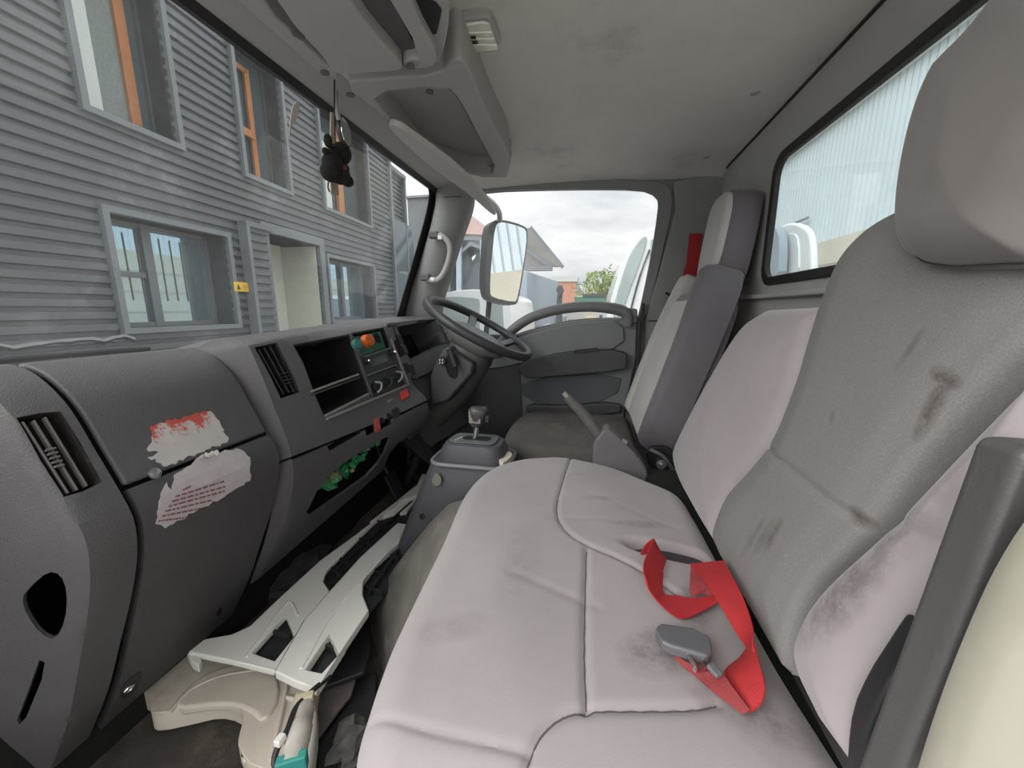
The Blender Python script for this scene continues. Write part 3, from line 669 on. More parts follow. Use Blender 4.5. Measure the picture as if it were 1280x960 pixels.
LP = [S2.inv(p) for p in [(364, 574), (410, 556), (505, 517), (534, 503), (536, 512), (533, 528), (516, 543), (497, 554), (480, 590), (440, 632), (372, 690), (325, 722)]]
lower = S2.panel('lower_panel', [V(-1, vJ + .006)] + LP + [V(0, 1), V(-1, 1)], M_dash_dk, dash, uv=True, thick=.008, bev=.003, cut=.05,
    holes=[[S2.inv(p) for p in chaikin([(376, 654), (402, 602), (430, 578), (462, 559), (488, 543), (486, 556), (468, 588), (430, 616)], 1)],
           [S2.inv(p) for p in [(409, 558), (448, 535), (451, 541), (412, 564)]], [S2.inv(p) for p in [(455, 530), (487, 513), (489, 530), (458, 545)]]])
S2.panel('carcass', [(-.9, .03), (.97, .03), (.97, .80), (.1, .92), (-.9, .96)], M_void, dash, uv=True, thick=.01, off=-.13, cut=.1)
inset(S2, 'storage_slot', H1, .11, dash, M_void, .92)
bz = mat('slot_bezel', (.06, .06, .062), .4)
bar_on(S2, 'slot_divider', (388, 490), (448, 468), -.006, .006, .02, M_silver, dash)
bar_on(S2, 'slot_divider', (389, 494), (449, 472), -.004, .004, .02, bz, dash)
bar_on(S2, 'slot_frame', (406, 520), (461, 492), -.002, .006, .012, M_silver, dash)
bar_on(S2, 'slot_frame', (367, 431), (436, 418), -.004, .004, .012, bz, dash)
bar_on(S2, 'slot_frame', (437, 417), (464, 494), .001, .012, .012, bz, dash)
bar_on(S2, 'silver_strip', (407, 524), (508, 482), .002, .007, .006, M_silver, dash)
bar_on(S2, 'silver_strip', (481, 406), (511, 482), .002, .008, .005, M_silver, dash)
# centre vent
v2 = inset(S2, 'vent', [(318, 434), (346, 428), (375, 490), (351, 498)], .05, dash, M_tray, .95)
for a, b in (((324, 435), (356, 493)), ((331, 433), (363, 491)), ((338, 431), (369, 490))): bar_on(S2, 'louvre', a, b, -.010, .004, .016, M_black, v2)
for i in range(6): f_ = (i + .5) / 6; bar_on(S2, 'back_vane', (320 + 32*f_, 436 + 60*f_), (346 + 28*f_, 430 + 60*f_), -.03, .002, .012, M_black, v2)
for i in range(4): bar_on(S2, 'slider_rib', (350 + i*1.7, 468 + i*4), (360 + i*1.7, 466 + i*4), -.001, .003, .008, M_black, v2)
# radio column
inset(S2, 'radio_recess', H2, .02, dash, M_black, .98)
M_green = mat('green_card', (.03, .15, .10), .5, var=.3, vscale=60); M_org = mat('orange_plastic', (.75, .15, .03), .4, var=.4, vscale=90)
S2.panel('green_board', [(441, 420), (477, 412), (485, 434), (449, 447)], M_green, dash, thick=.004, off=-.008, bev=.001, cut=.2)
def knob(surf, px, r, h, m, par, name='knob', off=-.008, n=16):
    p = surf.pt(px, off); nn = surf.nrm(*surf.inv(px)); return MB().lathe([(0, 0), (r*1.1, 0), (r, h*.3), (r*.92, h), (r*.7, h*1.1), (0, h*1.1)], p, nn, n).build(name, m, par, sm=50)
knob(S2, (460, 426), .020, .018, M_org, dash, 'orange_cap', n=9); knob(S2, (447, 430), .016, .012, mat('teal_plastic', (.05, .2, .17), .45), dash, 'teal_cap')
S2.panel('dark_socket', chaikin([(469, 416), (473, 414), (479, 427), (476, 429), (470, 422)], 1), M_void, dash, thick=.002, off=-.006, sm=0)
rd = S2.panel('radio', [(451, 447), (486, 436), (496, 457), (460, 470)], M_blk2, dash, thick=.012, off=-.002, bev=.002, cut=.2)
S2.panel('display', [(461, 450), (481, 443), (486, 451), (466, 459)], mat('lcd_grey', (.07, .075, .07), .2), rd, thick=.002, off=.0005, sm=0)
for px in ((458, 452), (490, 441)): knob(S2, px, .009, .010, M_black, rd, off=0); knob(S2, px, .005, .014, M_chrome, rd, 'knob_cap', off=0)
bar_on(S2, 'radio_trim', (455, 446), (487, 435), .0, .003, .003, M_silver, rd); bar_on(S2, 'radio_trim', (457, 470), (496, 456), .0, .003, .003, M_silver, rd)
hv = S2.panel('heater_panel', [(460, 470), (498, 457), (507, 480), (469, 497)], M_blk2, dash, thick=.01, off=-.006, bev=.002, cut=.2)
for px, dx in (((470, 484), 0), ((483, 478), 1), ((496, 471), 0)):
    knob(S2, px, .013, .008, M_black, hv, 'dial', off=-.005)
    tube('dial_grip', [S2.pt((px[0]-2, px[1]-6), .003), S2.pt((px[0]+3, px[1]-4), .012), S2.pt((px[0]+3, px[1]+3), .012), S2.pt((px[0]+1, px[1]+7), .003)], .0035, M_silver if not dx else M_black, hv, n=8)
# switch strip
S2.panel('switch_slot', [(484, 408), (489, 407), (505, 444), (500, 447)], M_void, dash, thick=.002, off=.001, sm=0, cut=.2)
M_sw = mat('switch_black', (.03, .03, .032), .35)
for a in ((492, 412), (498, 424), (504, 437)):
    c = S2.surf if False else None
    o_ = S2.panel('rocker_switch', [(a[0]-3, a[1]-5), (a[0]+2, a[1]-6), (a[0]+7, a[1]+5), (a[0]+2, a[1]+6)], M_sw, dash, thick=.006, off=.002, bev=.0015, cut=.2)
for a in ((507, 460), (514, 462)): S2.panel('rocker_switch', [(a[0]-4, a[1]-6), (a[0]+1, a[1]-7), (a[0]+6, a[1]+6), (a[0]+1, a[1]+8)], M_sw, dash, thick=.006, off=.003, bev=.002, cut=.2)
hz = S2.panel('hazard_switch', [(499, 490), (508, 486), (511, 496), (502, 501)], mat('red_button', (.55, .05, .04), .35), dash, thick=.01, off=.006, bev=.002, cut=.2); tag(hz, 'red hazard light switch')
S2.panel('switch_symbol', [(503, 492), (507, 490), (508, 495)], M_white, hz, thick=.0006, off=.0068, sm=0, cut=.2)
inset(S2, 'card_slot', [(409, 558), (448, 535), (451, 541), (412, 564)], .03, dash, M_void)
so_ = inset(S2, 'socket_bay', [(455, 530), (487, 513), (489, 530), (458, 545)], .02, dash, M_black)
for px in ((478, 525), (486, 519)): knob(S2, px, .010, .004, M_void, so_, 'socket', off=-.004)
mb = S2.panel('red_plug', [(467, 524), (473, 521), (475, 538), (469, 541)], mat('red_plug', (.35, .06, .05), .5), so_, thick=.012, off=.004, bev=.002, cut=.2)
S2.panel('pull_tab', chaikin([(482, 502), (491, 497), (490, 500), (484, 504)], 1), M_silver, dash, thick=.001, off=.002, sm=0)
ri = S2.panel('round_socket', chaikin([(489, 512), (497, 508), (500, 514), (499, 521), (492, 524), (489, 519)], 2), M_black, dash, thick=.004, off=.002, bev=.001, cut=.2)
# cable connectors and leaves of green plastic in the open lower bay
wh = thing('cable_connectors', 'bundle of small green cable connectors inside the open lower dash panel', 'connectors', S2.pt((445, 585), -.04))
r = random.Random(11); greens = [mat('connector_green_%d' % i, c, .4) for i, c in enumerate([(.03, .22, .08), (.02, .15, .06), (.06, .3, .11), (.16, .2, .10)])]
for i in range(46):
    t = i / 46; px = (412 + 68 * t + r.uniform(-5, 5), 608 - 52 * t + r.uniform(-7, 7) + (6 * math.sin(t * 5)))
    R = rotm('X', r.uniform(0, 180)) @ rotm('Y', r.uniform(0, 180)) @ rotm('Z', r.uniform(0, 180)); sz = .022 if t > .35 else .036
    box('connector', S2.pt(px, -.03 + r.uniform(-.01, .01)), (sz, sz * .6, sz * .55), greens[r.randrange(4) if r.random() < .6 else 0], wh, bev=.002, R=R)
for i in range(6):
    a = S2.pt((385 + i * 5, 640 - i * 7), -.05); b = S2.pt((478 - i * 4, 565 + i * 3), -.06); m_ = (a + b) / 2 + V(r.uniform(-.02, .02), 0, r.uniform(-.03, .02))
    tube('wire', [a, m_, b], .0025, [M_black, mat('brown_wire', (.12, .07, .04), .6)][i % 2], wh, n=6)
# ---- binnacle beyond the stack
fp0 = FP
BIN = lambda ps, off=0: [at(p, pl=((-.63 + off, 1.3, .72), (1, -.12, .42))) for p in ps]
bo = BIN([(486, 404), (556, 396), (566, 410), (577, 440), (568, 452), (520, 474), (508, 470)])
bh = BIN([(496, 409), (546, 399), (553, 412), (560, 428), (515, 452), (508, 440)])
bn = prism('instrument_hood', bo, (-.03, 0, .0), M_dash, dash, holes=[bh], bev=.004)
cb = np.mean(bh, 0); deep = [cb + (q - cb) * .8 + V(-.11, 0, -.05) for q in bh]
MB().loft([bh, deep], cap=False).poly(deep, V(-.004, 0, 0)).build('instrument_well', mat('instrument_well', (.09, .092, .10), .35, var=.3, vscale=6), bn, fix=False)
MB().poly([bo[0] + V(0, 0, .0), bo[1], bo[1] + V(-.2, .05, .004), bo[0] + V(-.2, 0, .0)], (0, 0, -.01)).build('hood_top', M_dash, bn, bev=.003)
MB().poly(BIN([(510, 466), (562, 440), (582, 470), (570, 480), (535, 500)], -.03), (-.02, 0, 0)).build('lower_shroud', M_dash, dash, bev=.004)
MB().poly(BIN([(522, 462), (556, 445), (560, 455), (526, 472)], -.022), (-.01, 0, 0)).build('dark_slot', M_black, dash)
for a in ((549, 402), (555, 412), (560, 422)):
    prism('rocker_switch', BIN([(a[0]-2, a[1]-4), (a[0]+3, a[1]-4), (a[0]+6, a[1]+4), (a[0]+1, a[1]+5)], .014), (-.014, 0, 0), M_sw, bn, bev=.003)
prism('knee_panel', BIN([(508, 500), (536, 497), (575, 470), (600, 470), (600, 520), (540, 560), (520, 545), (530, 528)], -.10), (-.02, 0, 0), M_btrim, dash, bev=.01)
# dash top shelf back to the glass behind the driver
MB().poly([V(-.90, 1.15, .80), V(-.66, 1.18, .807), V(-.70, 1.70, .81), V(-.92, 1.70, .80)], (0, 0, -.02)).build('dash_top', M_dash, dash, bev=.004)
# sun-bleached top lip along the front of the stack
# ================================================================== STEERING
wc = V(-.42, 1.42, .783); wn_ = V(math.sin(math.radians(29)), 0, math.cos(math.radians(29)))
wx = V(math.cos(math.radians(29)), 0, -math.sin(math.radians(29))); wy = V(0, 1, 0)
stw = thing('steering_wheel', 'large black truck steering wheel with thick rim', 'steering wheel', wc)
mb = MB(); n = 64; rings = []
for i in range(n):
    a = 2 * math.pi * i / n; d = wx * math.cos(a) + wy * math.sin(a)
    rings.append([wc + d * .212 + (d * math.cos(q) * .0145 + wn_ * math.sin(q) * .0165) for q in np.linspace(0, 2*math.pi, 12, endpoint=False)])
rings.append(rings[0]); mb.loft(rings, cap=False).build('rim', M_rim, stw, sm=80)
def W_(a, b, c=0): return wc + wx * a + wy * b + wn_ * c
hub = [(.095, -.055), (.06, .085), (-.03, .10), (-.085, .06), (-.085, -.06), (-.03, -.10), (.06, -.085)]
hb = chaikin([V(*q, 0) for q in [(.11, -.05), (.11, .05), (.05, .095), (-.05, .085), (-.08, .04), (-.08, -.04), (-.05, -.085), (.05, -.095)]], 2)
MB().loft([[W_(q[0]*.85, q[1]*.85, -.085) for q in hb], [W_(q[0]*1.2, q[1]*1.2, -.055) for q in hb], [W_(q[0]*1.2, q[1]*1.2, -.032) for q in hb], [W_(q[0]*1.1, q[1]*1.1, -.022) for q in hb], [W_(q[0]*.5, q[1]*.5, -.018) for q in hb]]).build('horn_pad', mat('horn_pad', (.15, .15, .152), .5, bump=.3, bscale=400), stw, sm=50)
for a, b, c, d in ((.08, -.07, .12, -.175), (.08, .07, .12, .175), (-.045, -.07, -.09, -.19), (-.045, .07, -.09, .19)):
    A, B = W_(a, b, -.04), W_(c, d, -.003); R = frame_from(B - A, wn_)
    MB().box((A + B) / 2, (np.linalg.norm(B - A) + .02, .035, .014), R).build('spoke', M_rim, stw, bev=.006, seg=3)
sc_ = thing('steering_column', 'dark plastic steering column shroud with ignition recess and wiper stalk', 'steering column', wc + V(-.06, 0, -.2))
rg = []
for t, w, h in ((-.06, .075, .075), (-.10, .085, .085), (-.17, .08, .08), (-.27, .06, .075), (-.42, .05, .05), (-.55, .045, .045)):
    c = wc + wn_ * t + wx * (.02 if t > -.3 else .0); rg.append([c + wx * q[0] * h + wy * q[1] * w for q in chaikin([V(1, 1), V(-1, 1), V(-1, -1), V(1, -1)], 2)])
MB().loft(rg).build('shroud', M_btrim, sc_, sm=60)
cs = prism('switch_stalk_cover', ats([(553, 437), (561, 432), (566, 438), (592, 455), (590, 468), (560, 502), (538, 508), (537, 470), (545, 450)], Y=1.30), (0, .10, 0), M_doord, sc_, bev=.012, seg=3)
prism('ignition_recess', chaikin(ats([(556, 450), (560, 442), (566, 445), (573, 462), (571, 474), (562, 472), (557, 462)], Y=1.298), 1), (0, .01, 0), M_void, sc_)
tube('stalk', ats([(562, 436), (565, 446), (569, 458)], Y=1.28), .012, M_sw, sc_, n=12)
knb = at((553, 451), Y=1.296); MB().lathe([(0, 0), (.016, 0), (.014, .008), (0, .009)], knb, (0, -1, 0)).build('stalk_dial', M_black, sc_)
for i in range(4): box('dial_mark', knb + V(-.006 + (i % 2) * .010, -.0095, -.006 + (i // 2) * .010), (.003, .0006, .007), M_white, sc_, R=rotm('Y', 30))
bl = MB(); c0 = wc + wn_ * -.50
bellow = [(.045 + .008 * (i % 2), -.02 * i * .5) for i in range(12)]
bl.lathe(bellow, at((540, 535), Y=1.42), (.3, 0, 1)).build('bellows', M_rubber, sc_)
tube('column_shaft', [wc + wn_ * -.5, V(-.75, 1.42, .12)], .02, M_black, sc_, sm=0)
# pedals
for y, nm in ((1.30, 'brake'), (1.50, 'accelerator')):
    pd = thing('pedal', 'black %s pedal in the dark driver footwell' % nm, 'pedal', (-.78, y, .15), group='pedals in the driver footwell'); box('pad', (-.74, y, .17), (.012, .07, .11), M_rubber, pd, bev=.004, R=rotm('Y', -25)); tube('arm', [V(-.75, y, .18), V(-.80, y, .30), V(-.84, y, .5)], .008, M_black, pd)

# ================================================================== GEAR CONSOLE
gc = thing('gear_console', 'bluish grey gear selector console beside the bench seat', 'gear console', (-.33, 1.06, 0))
M_con = mat('console_plastic', (.075, .075, .085), .5, bump=.2, bscale=450, var=.12)
def rr3(x0, x1, y0, y1, z, r=.03, n=5): return [V(a, b, z) for a, b in rrect(x0, y0, x1, y1, r, n)]
MB().loft([rr3(-.60, -.3, .965, 1.16, .0), rr3(-.56, -.3, .967, 1.15, .15), rr3(-.49, -.24, .975, 1.15, .32), rr3(-.455, -.215, .99, 1.145, .405), rr3(-.445, -.225, .995, 1.14, .415)]).build('console_body', M_con, gc, sm=35)
MB().loft([rr3(-.435, -.235, 1.0, 1.135, .412, .04), rr3(-.43, -.24, 1.005, 1.13, .445, .04), rr3(-.418, -.25, 1.012, 1.125, .462, .035), rr3(-.40, -.27, 1.02, 1.115, .466, .03)]).build('selector_cover', M_con, gc, sm=35)
rm = rr3(-.452, -.22, .985, 1.148, .412, .04); rm.append(rm[0]); tube('rim', rm, .006, mat('console_rim', (.2, .2, .215), .45), gc, sm=0)
prism('gate_plate', rr3(-.405, -.265, 1.025, 1.112, .467, .02), (0, 0, .003), mat('gate_plate', (.14, .145, .15), .4), gc, bev=.001)
prism('gate_slot', rr3(-.37, -.285, 1.05, 1.085, .4705, .012), (0, 0, .0006), M_void, gc)
for i in range(3): box('gate_mark', V(-.385 + i * .004, 1.04 + i * .012, .4712), (.004, .008, .0008), M_white, gc)
tube('gear_stick', [V(-.335, 1.065, .46), V(-.325, 1.065, .52)], .0075, M_metal, gc, sm=0)
kn = [(-.0, -.03), (.012, .0), (.016, .03), (.012, .055)]
gk = MB(); rg = []
for t, w, d in ((0, .012, .014), (.012, .018, .022), (.035, .021, .028), (.052, .022, .03), (.06, .016, .022)):
    c = V(-.328, 1.065, .508) + V(.12, 0, 1) * t; rg.append([c + V(q[0] * d, q[1] * w, 0) for q in chaikin([V(1, 1), V(-1, 1), V(-1, -1), V(1, -1)], 2)])
gk.loft(rg).build('gear_knob', mat('knob_leatherette', (.07, .068, .07), .35, var=.3, vscale=60), gc, sm=60)
box('shift_button', V(-.292, 1.06, .535), (.014, .02, .022), M_black, gc, bev=.004)
box('knob_insert', V(-.328, 1.047, .54), (.035, .002, .035), mat('worn_knob', (.25, .22, .18), .4), gc, bev=.0005)
prism('latch_recess', chaikin(ats([(540, 598), (545, 590), (552, 597), (551, 606), (545, 608), (540, 604)], Y=.972), 1), (0, .004, 0), mat('olive_dirt', (.2, .19, .15), .8), gc)
p = at((530, 643), Y=.955); MB().lathe([(.009, 0), (.009, .003), (.005, .003), (.005, -.001), (0, -.001)], p + V(0, -.012, 0), (-.3, -1, .2)).build('screw_eye', M_black, gc)
wb = prism('white_bracket', chaikin(ats([(622, 570), (632, 562), (642, 566), (636, 574), (626, 580)], Z=.43), 1), (0, 0, -.015), M_bottle, gc, bev=.003)
# ================================================================== HANDBRAKE
hbk = thing('handbrake', 'worn handbrake lever with a grey boot between the seats', 'handbrake', (.1, 1.02, .4))
A = at((709, 496), Y=1.03); B = at((752, 548), Y=1.03); Cc = at((772, 572), Y=1.03)
tube('lever_grip', [A, (A + B) / 2 + V(0, 0, .006), B], [.013, .016, .018], mat('lever_grip', (.12, .112, .105), .45, var=.3, vscale=40), hbk, n=12)
tube('release_button', [A - (B - A) * .10, A], .007, M_silver, hbk, sm=0)
bo_ = chaikin(ats([(742, 552), (757, 534), (772, 545), (800, 572), (812, 592), (806, 620), (746, 620), (740, 572)], Y=1.0), 1)
prism('boot', bo_, (0, .06, 0), mat('boot_grey', (.135, .13, .135), .55, bump=.3, var=.15), hbk, bev=.014, seg=3)
prism('boot_screw', ats([(778, 548), (785, 552), (783, 556), (778, 553)], Y=.998), (0, .004, 0), M_metal, hbk)

# ================================================================== BENCH SEAT
FAB = (.345, .31, .316); FABC = (.205, .20, .193)
ZC = .45
def pz(p, z=ZC): q = at(p, Z=z); return V(q[0], q[1])
cush_streaks = [((.10, .42, ZC), (1, .5, 0), .05, .03, .7), ((.03, .78, ZC), (1, .2, 0), .04, .012, .55), ((.15, .50, ZC), (.3, 1, 0), .04, .022, .8), ((.17, .36, ZC), (1, -.3, 0), .05, .02, .55), ((-.02, .90, ZC), (1, .6, 0), .05, .006, .6), ((.10, .70, ZC), (1, .2, 0), .05, .012, .5), ((-.10, .55, ZC), (0, 1, 0), .10, .03, .25), ((-.16, .40, ZC), (1, .3, 0), .05, .02, .25)]
M_cush = mat('bench_velour', FAB, .95, bump=.12, bscale=600, var=.12, vscale=7, dirt=(.20, .165, .14), dscale=18, dthr=.66, sheen=.25, streaks=cush_streaks)
bench = thing('bench_seat', 'two-person mauve grey velour passenger bench seat with seams, stains and an oval belt pocket', 'bench seat', (0, .6, 0))
cL = [V(-.175, .235), V(-.210, .262), pz((458, 860)), pz((492, 775)), pz((553, 660)), pz((582, 605)), pz((612, 580)), pz((648, 569)), pz((690, 566))]
cR = [V(.235, .235), V(.25, .29), V(.235, .45), V(.228, .64), V(.222, .80), pz((850, 610)), pz((805, 592)), pz((765, 578)), pz((715, 567))]
G = lambda ps: chaikin([pz(p) for p in ps], 2, closed=False)
pk = pz((838, 690)); pkd = pz((886, 700)) - pz((790, 682)); pkl = np.linalg.norm(pkd) / 2; pkd = pkd / (2 * pkl)
def cdisp(P):
    d = P - pk; da = d @ pkd; db = d @ V(-pkd[1], pkd[0]); a = (da / (pkl * 1.05)) ** 2 + (db / .021) ** 2
    h = -.06 * np.exp(-a ** 2.2)
    h = h + .0035 * np.sin(P[..., 0] * 23 + 1) * np.sin(P[..., 1] * 9 + .5)
    h = h - .016 * np.clip((.34 - P[..., 1]) / .1, 0, 1) ** 2
    # creases running from the seam junction
    for (a0, b0, s) in (((640, 720), (745, 760), .0018), ((690, 650), (790, 655), .0012), ((735, 620), (845, 660), .001)):
        A, B = pz(a0), pz(b0); h = h - s * np.exp(-(linedist(P, [A, B]) / .008) ** 2)
    return h
cob = pad('seat_cushion', ((0, 0, ZC), (1, 0, 0), (0, 1, 0), (0, 0, 1)), cL, cR, .13, .045, M_cush, bench, nu=210, nv=330, puff=.006, disp=cdisp,
    grooves=[(G([(715, 566), (704, 600), (693, 640), (706, 668), (737, 685), (775, 700), (810, 720), (845, 745)]), .0045, .006), (G([(733, 687), (731, 760), (730, 830), (733, 888)]), .0045, .006),
             (G([(655, 958), (672, 918), (700, 895), (735, 887), (800, 888), (870, 890), (895, 884)]), .0045, .006), (G([(465, 885), (520, 905), (600, 922), (660, 936)]), .004, .004)])
from mathutils.bvhtree import BVHTree
def drape(ob, pts, nrm, dz=.0006, n=40):
    bv = BVHTree.FromPolygons([v.co[:] for v in ob.data.vertices], [p.vertices[:] for p in ob.data.polygons]); out = []
    for p in catmull(pts, n):
        h = bv.ray_cast(Vector(p + nrm * .1), Vector(-nrm))
        if h[0] is not None: out.append(V(*h[0]) + nrm * dz)
    return out
M_thr = mat('seam_thread', (.11, .095, .10), .95)
for ps in ([(715, 566), (704, 600), (693, 640), (706, 668), (737, 685), (775, 700), (810, 720), (845, 745)], [(733, 690), (731, 760), (730, 830), (733, 884)], [(655, 958), (672, 918), (700, 895), (735, 887), (800, 888), (870, 890), (895, 884)]):
    q = drape(cob, [V(p[0], p[1], ZC) for p in G(ps)], V(0, 0, 1), .0001, 70)
    tube('seam_thread', q, .0009, M_thr, bench, n=5, sm=0)
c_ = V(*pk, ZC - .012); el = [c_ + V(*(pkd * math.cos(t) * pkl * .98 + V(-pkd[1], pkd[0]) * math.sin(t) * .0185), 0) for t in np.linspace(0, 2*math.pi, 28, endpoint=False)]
MB().poly(el, (0, 0, -.004)).build('shaded_pocket_liner', mat('shaded_pocket_liner', (.05, .043, .052), .95), bench)  # dark lining, with the shade of the deep pocket put into its colour
# seat base, worn vinyl
rg = []
for y, sc2 in ((.20, 1), (.35, 1), (.5, 1), (.6, 1), (.7, 1), (.8, 1), (.87, 1), (.915, .98), (.945, .92), (.958, .82)):
    fx = np.interp(y, [.3, .5, .7, .84, .95], [-.26, -.31, -.46, -.59, -.62]); q = []
    for t, z in ((1, 0), (.90, .08), (.72, .18), (.55, .27), (.40, .335), (.18, .37), (0, .375)): q.append(V(-.205 + (fx + .205) * t * sc2, y, z * (.6 + .4 * sc2)))
    rg.append([V(.2, y, 0)] + q + [V(.2, y, .375)])
MB().loft(rg).build('seat_base', M_vinyl, bench, sm=50)
# backrest
sl_b = .20; nb_ = math.hypot(1, sl_b); BO = V(.205, 0, .46); EX = V(0, 1, 0); EY = V(sl_b, 0, 1) / nb_; NB = V(-1, 0, sl_b) / nb_
def pb(p, off=0):
    q = at(p, pl=(BO + NB * off, NB)) - BO - NB * off; return V(q @ EX, q @ EY)
def w3(p, off=0): q = pb(p, off); return BO + EX * q[0] + EY * q[1] + NB * off
def stk(a, b, w, s, off=0):
    A, B = w3(a, off), w3(b, off); return ((A + B) / 2, B - A, np.linalg.norm(B - A) / 2 * 1.15, w, s)
M_bols = mat('backrest_velour', FAB, .95, bump=.12, bscale=600, var=.12, vscale=6, dirt=(.22, .18, .155), dscale=16, dthr=.66, sheen=.25, streaks=[stk((1010, 785), (1110, 660), .022, .75, .03), stk((985, 800), (1020, 745), .008, .6, .03), stk((1070, 700), (1130, 630), .014, .8, .03), stk((1180, 600), (1110, 700), .012, .3, .03)])
M_cent = mat('backrest_weave', FABC, .95, bump=.15, bscale=600, var=.08, vscale=5, pattern=(380, (.29, .285, .275), .4), streaks=[stk((1125, 470), (1170, 405), .006, 1), stk((1150, 540), (1190, 470), .006, 1), stk((1180, 480), (1192, 465), .012, 1), stk((1033, 540), (1037, 520), .005, 1), stk((1045, 535), (1050, 512), .006, 1), stk((1063, 535), (1069, 518), .005, 1), stk((932, 697), (962, 650), .007, .9), stk((962, 690), (985, 650), .008, 1), stk((950, 690), (975, 655), .01, .6), stk((1070, 655), (1078, 640), .012, .8)])
cLb = [(896, 694), (888, 668), (905, 620), (932, 588), (962, 548), (990, 480), (1005, 430), (1022, 376), (1045, 322), (1075, 287), (1112, 263), (1150, 250)]
cRb = [(975, 838), (985, 780), (1010, 730), (1060, 680), (1085, 652), (1150, 562), (1230, 472), (1285, 420), (1340, 360), (1360, 310), (1350, 275), (1310, 250)]
pad('centre_panel', (BO, EX, EY, NB), [pb(p) for p in cRb], [pb(p) for p in cLb], .09, .012, M_cent, bench, nu=70, nv=120, puff=.006,
    grooves=[([pb(p) for p in ((955, 556), (1015, 605), (1084, 660))], .003, .005)])
pad('far_bolster', (BO, EX, EY, NB), [pb(p) for p in [(897, 695), (888, 668), (905, 620), (932, 588), (962, 548), (990, 480), (1005, 430), (1022, 377)]],
    [pb(p) for p in [(890, 690), (862, 640), (840, 592), (838, 565), (858, 518), (900, 440), (925, 402), (950, 383)]], .10, .030, M_bols, bench, nu=50, nv=80, puff=.012)
pad('near_bolster', (BO + NB * .03, EX, EY, NB), [pb(p, .03) for p in [(1055, 990), (1062, 900), (1095, 830), (1150, 760), (1200, 660), (1260, 610), (1330, 560)]],
    [pb(p, .03) for p in [(1000, 905), (974, 840), (972, 790), (1000, 730), (1085, 640), (1190, 520), (1290, 410)]], .11, .040, M_bols, bench, nu=60, nv=90, puff=.014,
    disp=lambda P: -.004 * np.exp(-(linedist(P, [pb((1105, 655), .03), pb((1155, 675), .03)]) / .008) ** 2))
bl_ = prism('back_shell', [BO + EX * a + EY * b - NB * .065 for a, b in ((.22, .0), (1.0, .0), (1.0, .30), (.86, .36), (.64, .38), (.56, .46), (.28, .46), (.20, .4))], -NB * .03, M_black, bench, bev=.01)
# headrest of the near seat
M_hr = mat('headrest_velour', (.155, .142, .134), .95, bump=.12, bscale=600, var=.1, vscale=6, dirt=(.15, .13, .12), dscale=22, dthr=.68, sheen=.2)
HO = .045
M_side = mat('seat_side_velour', (.155, .143, .158), .95, bump=.12, bscale=600, var=.15, vscale=8, dirt=(.24, .2, .17), dscale=14, dthr=.64, sheen=.25)
pad('headrest', (BO + NB * HO, EX, EY, NB), [pb(p, HO) for p in [(1200, 322), (1236, 318), (1251, 300), (1262, 250), (1292, 205), (1335, 125), (1370, 50), (1375, -20), (1340, -80)]],
    [pb(p, HO) for p in [(1145, 326), (1108, 318), (1094, 280), (1103, 205), (1124, 130), (1155, 68), (1190, 30), (1215, 0), (1250, -50)]], .05, .034, M_hr, bench, nu=60, nv=70, puff=.02)
pad('headrest_side', (BO + NB * (HO - .016), EX, EY, NB), [pb(p, HO - .016) for p in [(1215, 318), (1256, 306), (1276, 270), (1296, 230), (1325, 190), (1370, 110), (1400, 40), (1400, -20), (1350, -80)]],
    [pb(p, HO - .016) for p in [(1160, 324), (1116, 316), (1104, 280), (1113, 205), (1134, 130), (1165, 68), (1200, 30), (1225, 0), (1260, -50)]], .07, .02, M_side, bench, nu=40, nv=60)
MB().loft([[BO + EX * a + EY * b - NB * c for a, b in ((.40, .45), (.46, .45), (.46, .55), (.40, .55))] for c in (.02, .06)]).build('headrest_post', M_black, bench)
# recliner cover by the near bolster
rc = thing('recliner_cover', 'black plastic recliner cover below the near seat bolster', 'seat lever', at((1080, 880), Y=.28))
prism('cover', chaikin(ats([(1062, 880), (1082, 835), (1108, 795), (1140, 745), (1150, 850), (1110, 1000), (1055, 1000), (1056, 930)], Y=.275), 1), (0, -.018, 0), M_black, rc, bev=.008, seg=3)
# ================================================================== DRIVER SEAT
M_ins = mat('seat_insert_velour', (.50, .49, .47), .95, bump=.12, bscale=600, var=.1, vscale=8, sheen=.2)
ds = thing('driver_seat', 'grey velour driver seat with headrest and a dirty brown cushion', 'seat', (0, 1.38, .2))
DO = V(.150, 0, .455); dsl = .31; dn = math.hypot(1, dsl); DY = V(dsl, 0, 1) / dn; DN = V(-1, 0, dsl) / dn
pad('backrest', (DO, EX, DY, DN), [V(1.20, -.02), V(1.170, .06), V(1.170, .18), V(1.18, .30), V(1.195, .40), V(1.22, .46), V(1.26, .48)],
    [V(1.56, -.02), V(1.595, .06), V(1.60, .2), V(1.58, .32), V(1.55, .40), V(1.52, .46), V(1.46, .48)], .11, .035, M_side, ds, nu=50, nv=60, puff=.0)
pad('near_bolster', (DO + DN * .014, EX, DY, DN), [V(1.185, .0), V(1.160, .08), V(1.158, .2), V(1.162, .32), V(1.167, .42), V(1.180, .50), V(1.212, .55)],
    [V(1.205, .0), V(1.205, .08), V(1.21, .2), V(1.225, .32), V(1.25, .42), V(1.265, .50), V(1.245, .55)], .10, .032, M_side, ds, nu=30, nv=60)
pad('backrest_insert', (DO + DN * .008, EX, DY, DN), [V(1.23, 0), V(1.20, .1), V(1.20, .25), V(1.22, .38), V(1.26, .45)], [V(1.51, 0), V(1.545, .1), V(1.545, .25), V(1.52, .38), V(1.47, .45)], .03, .022, M_ins, ds, nu=40, nv=50, puff=.006)
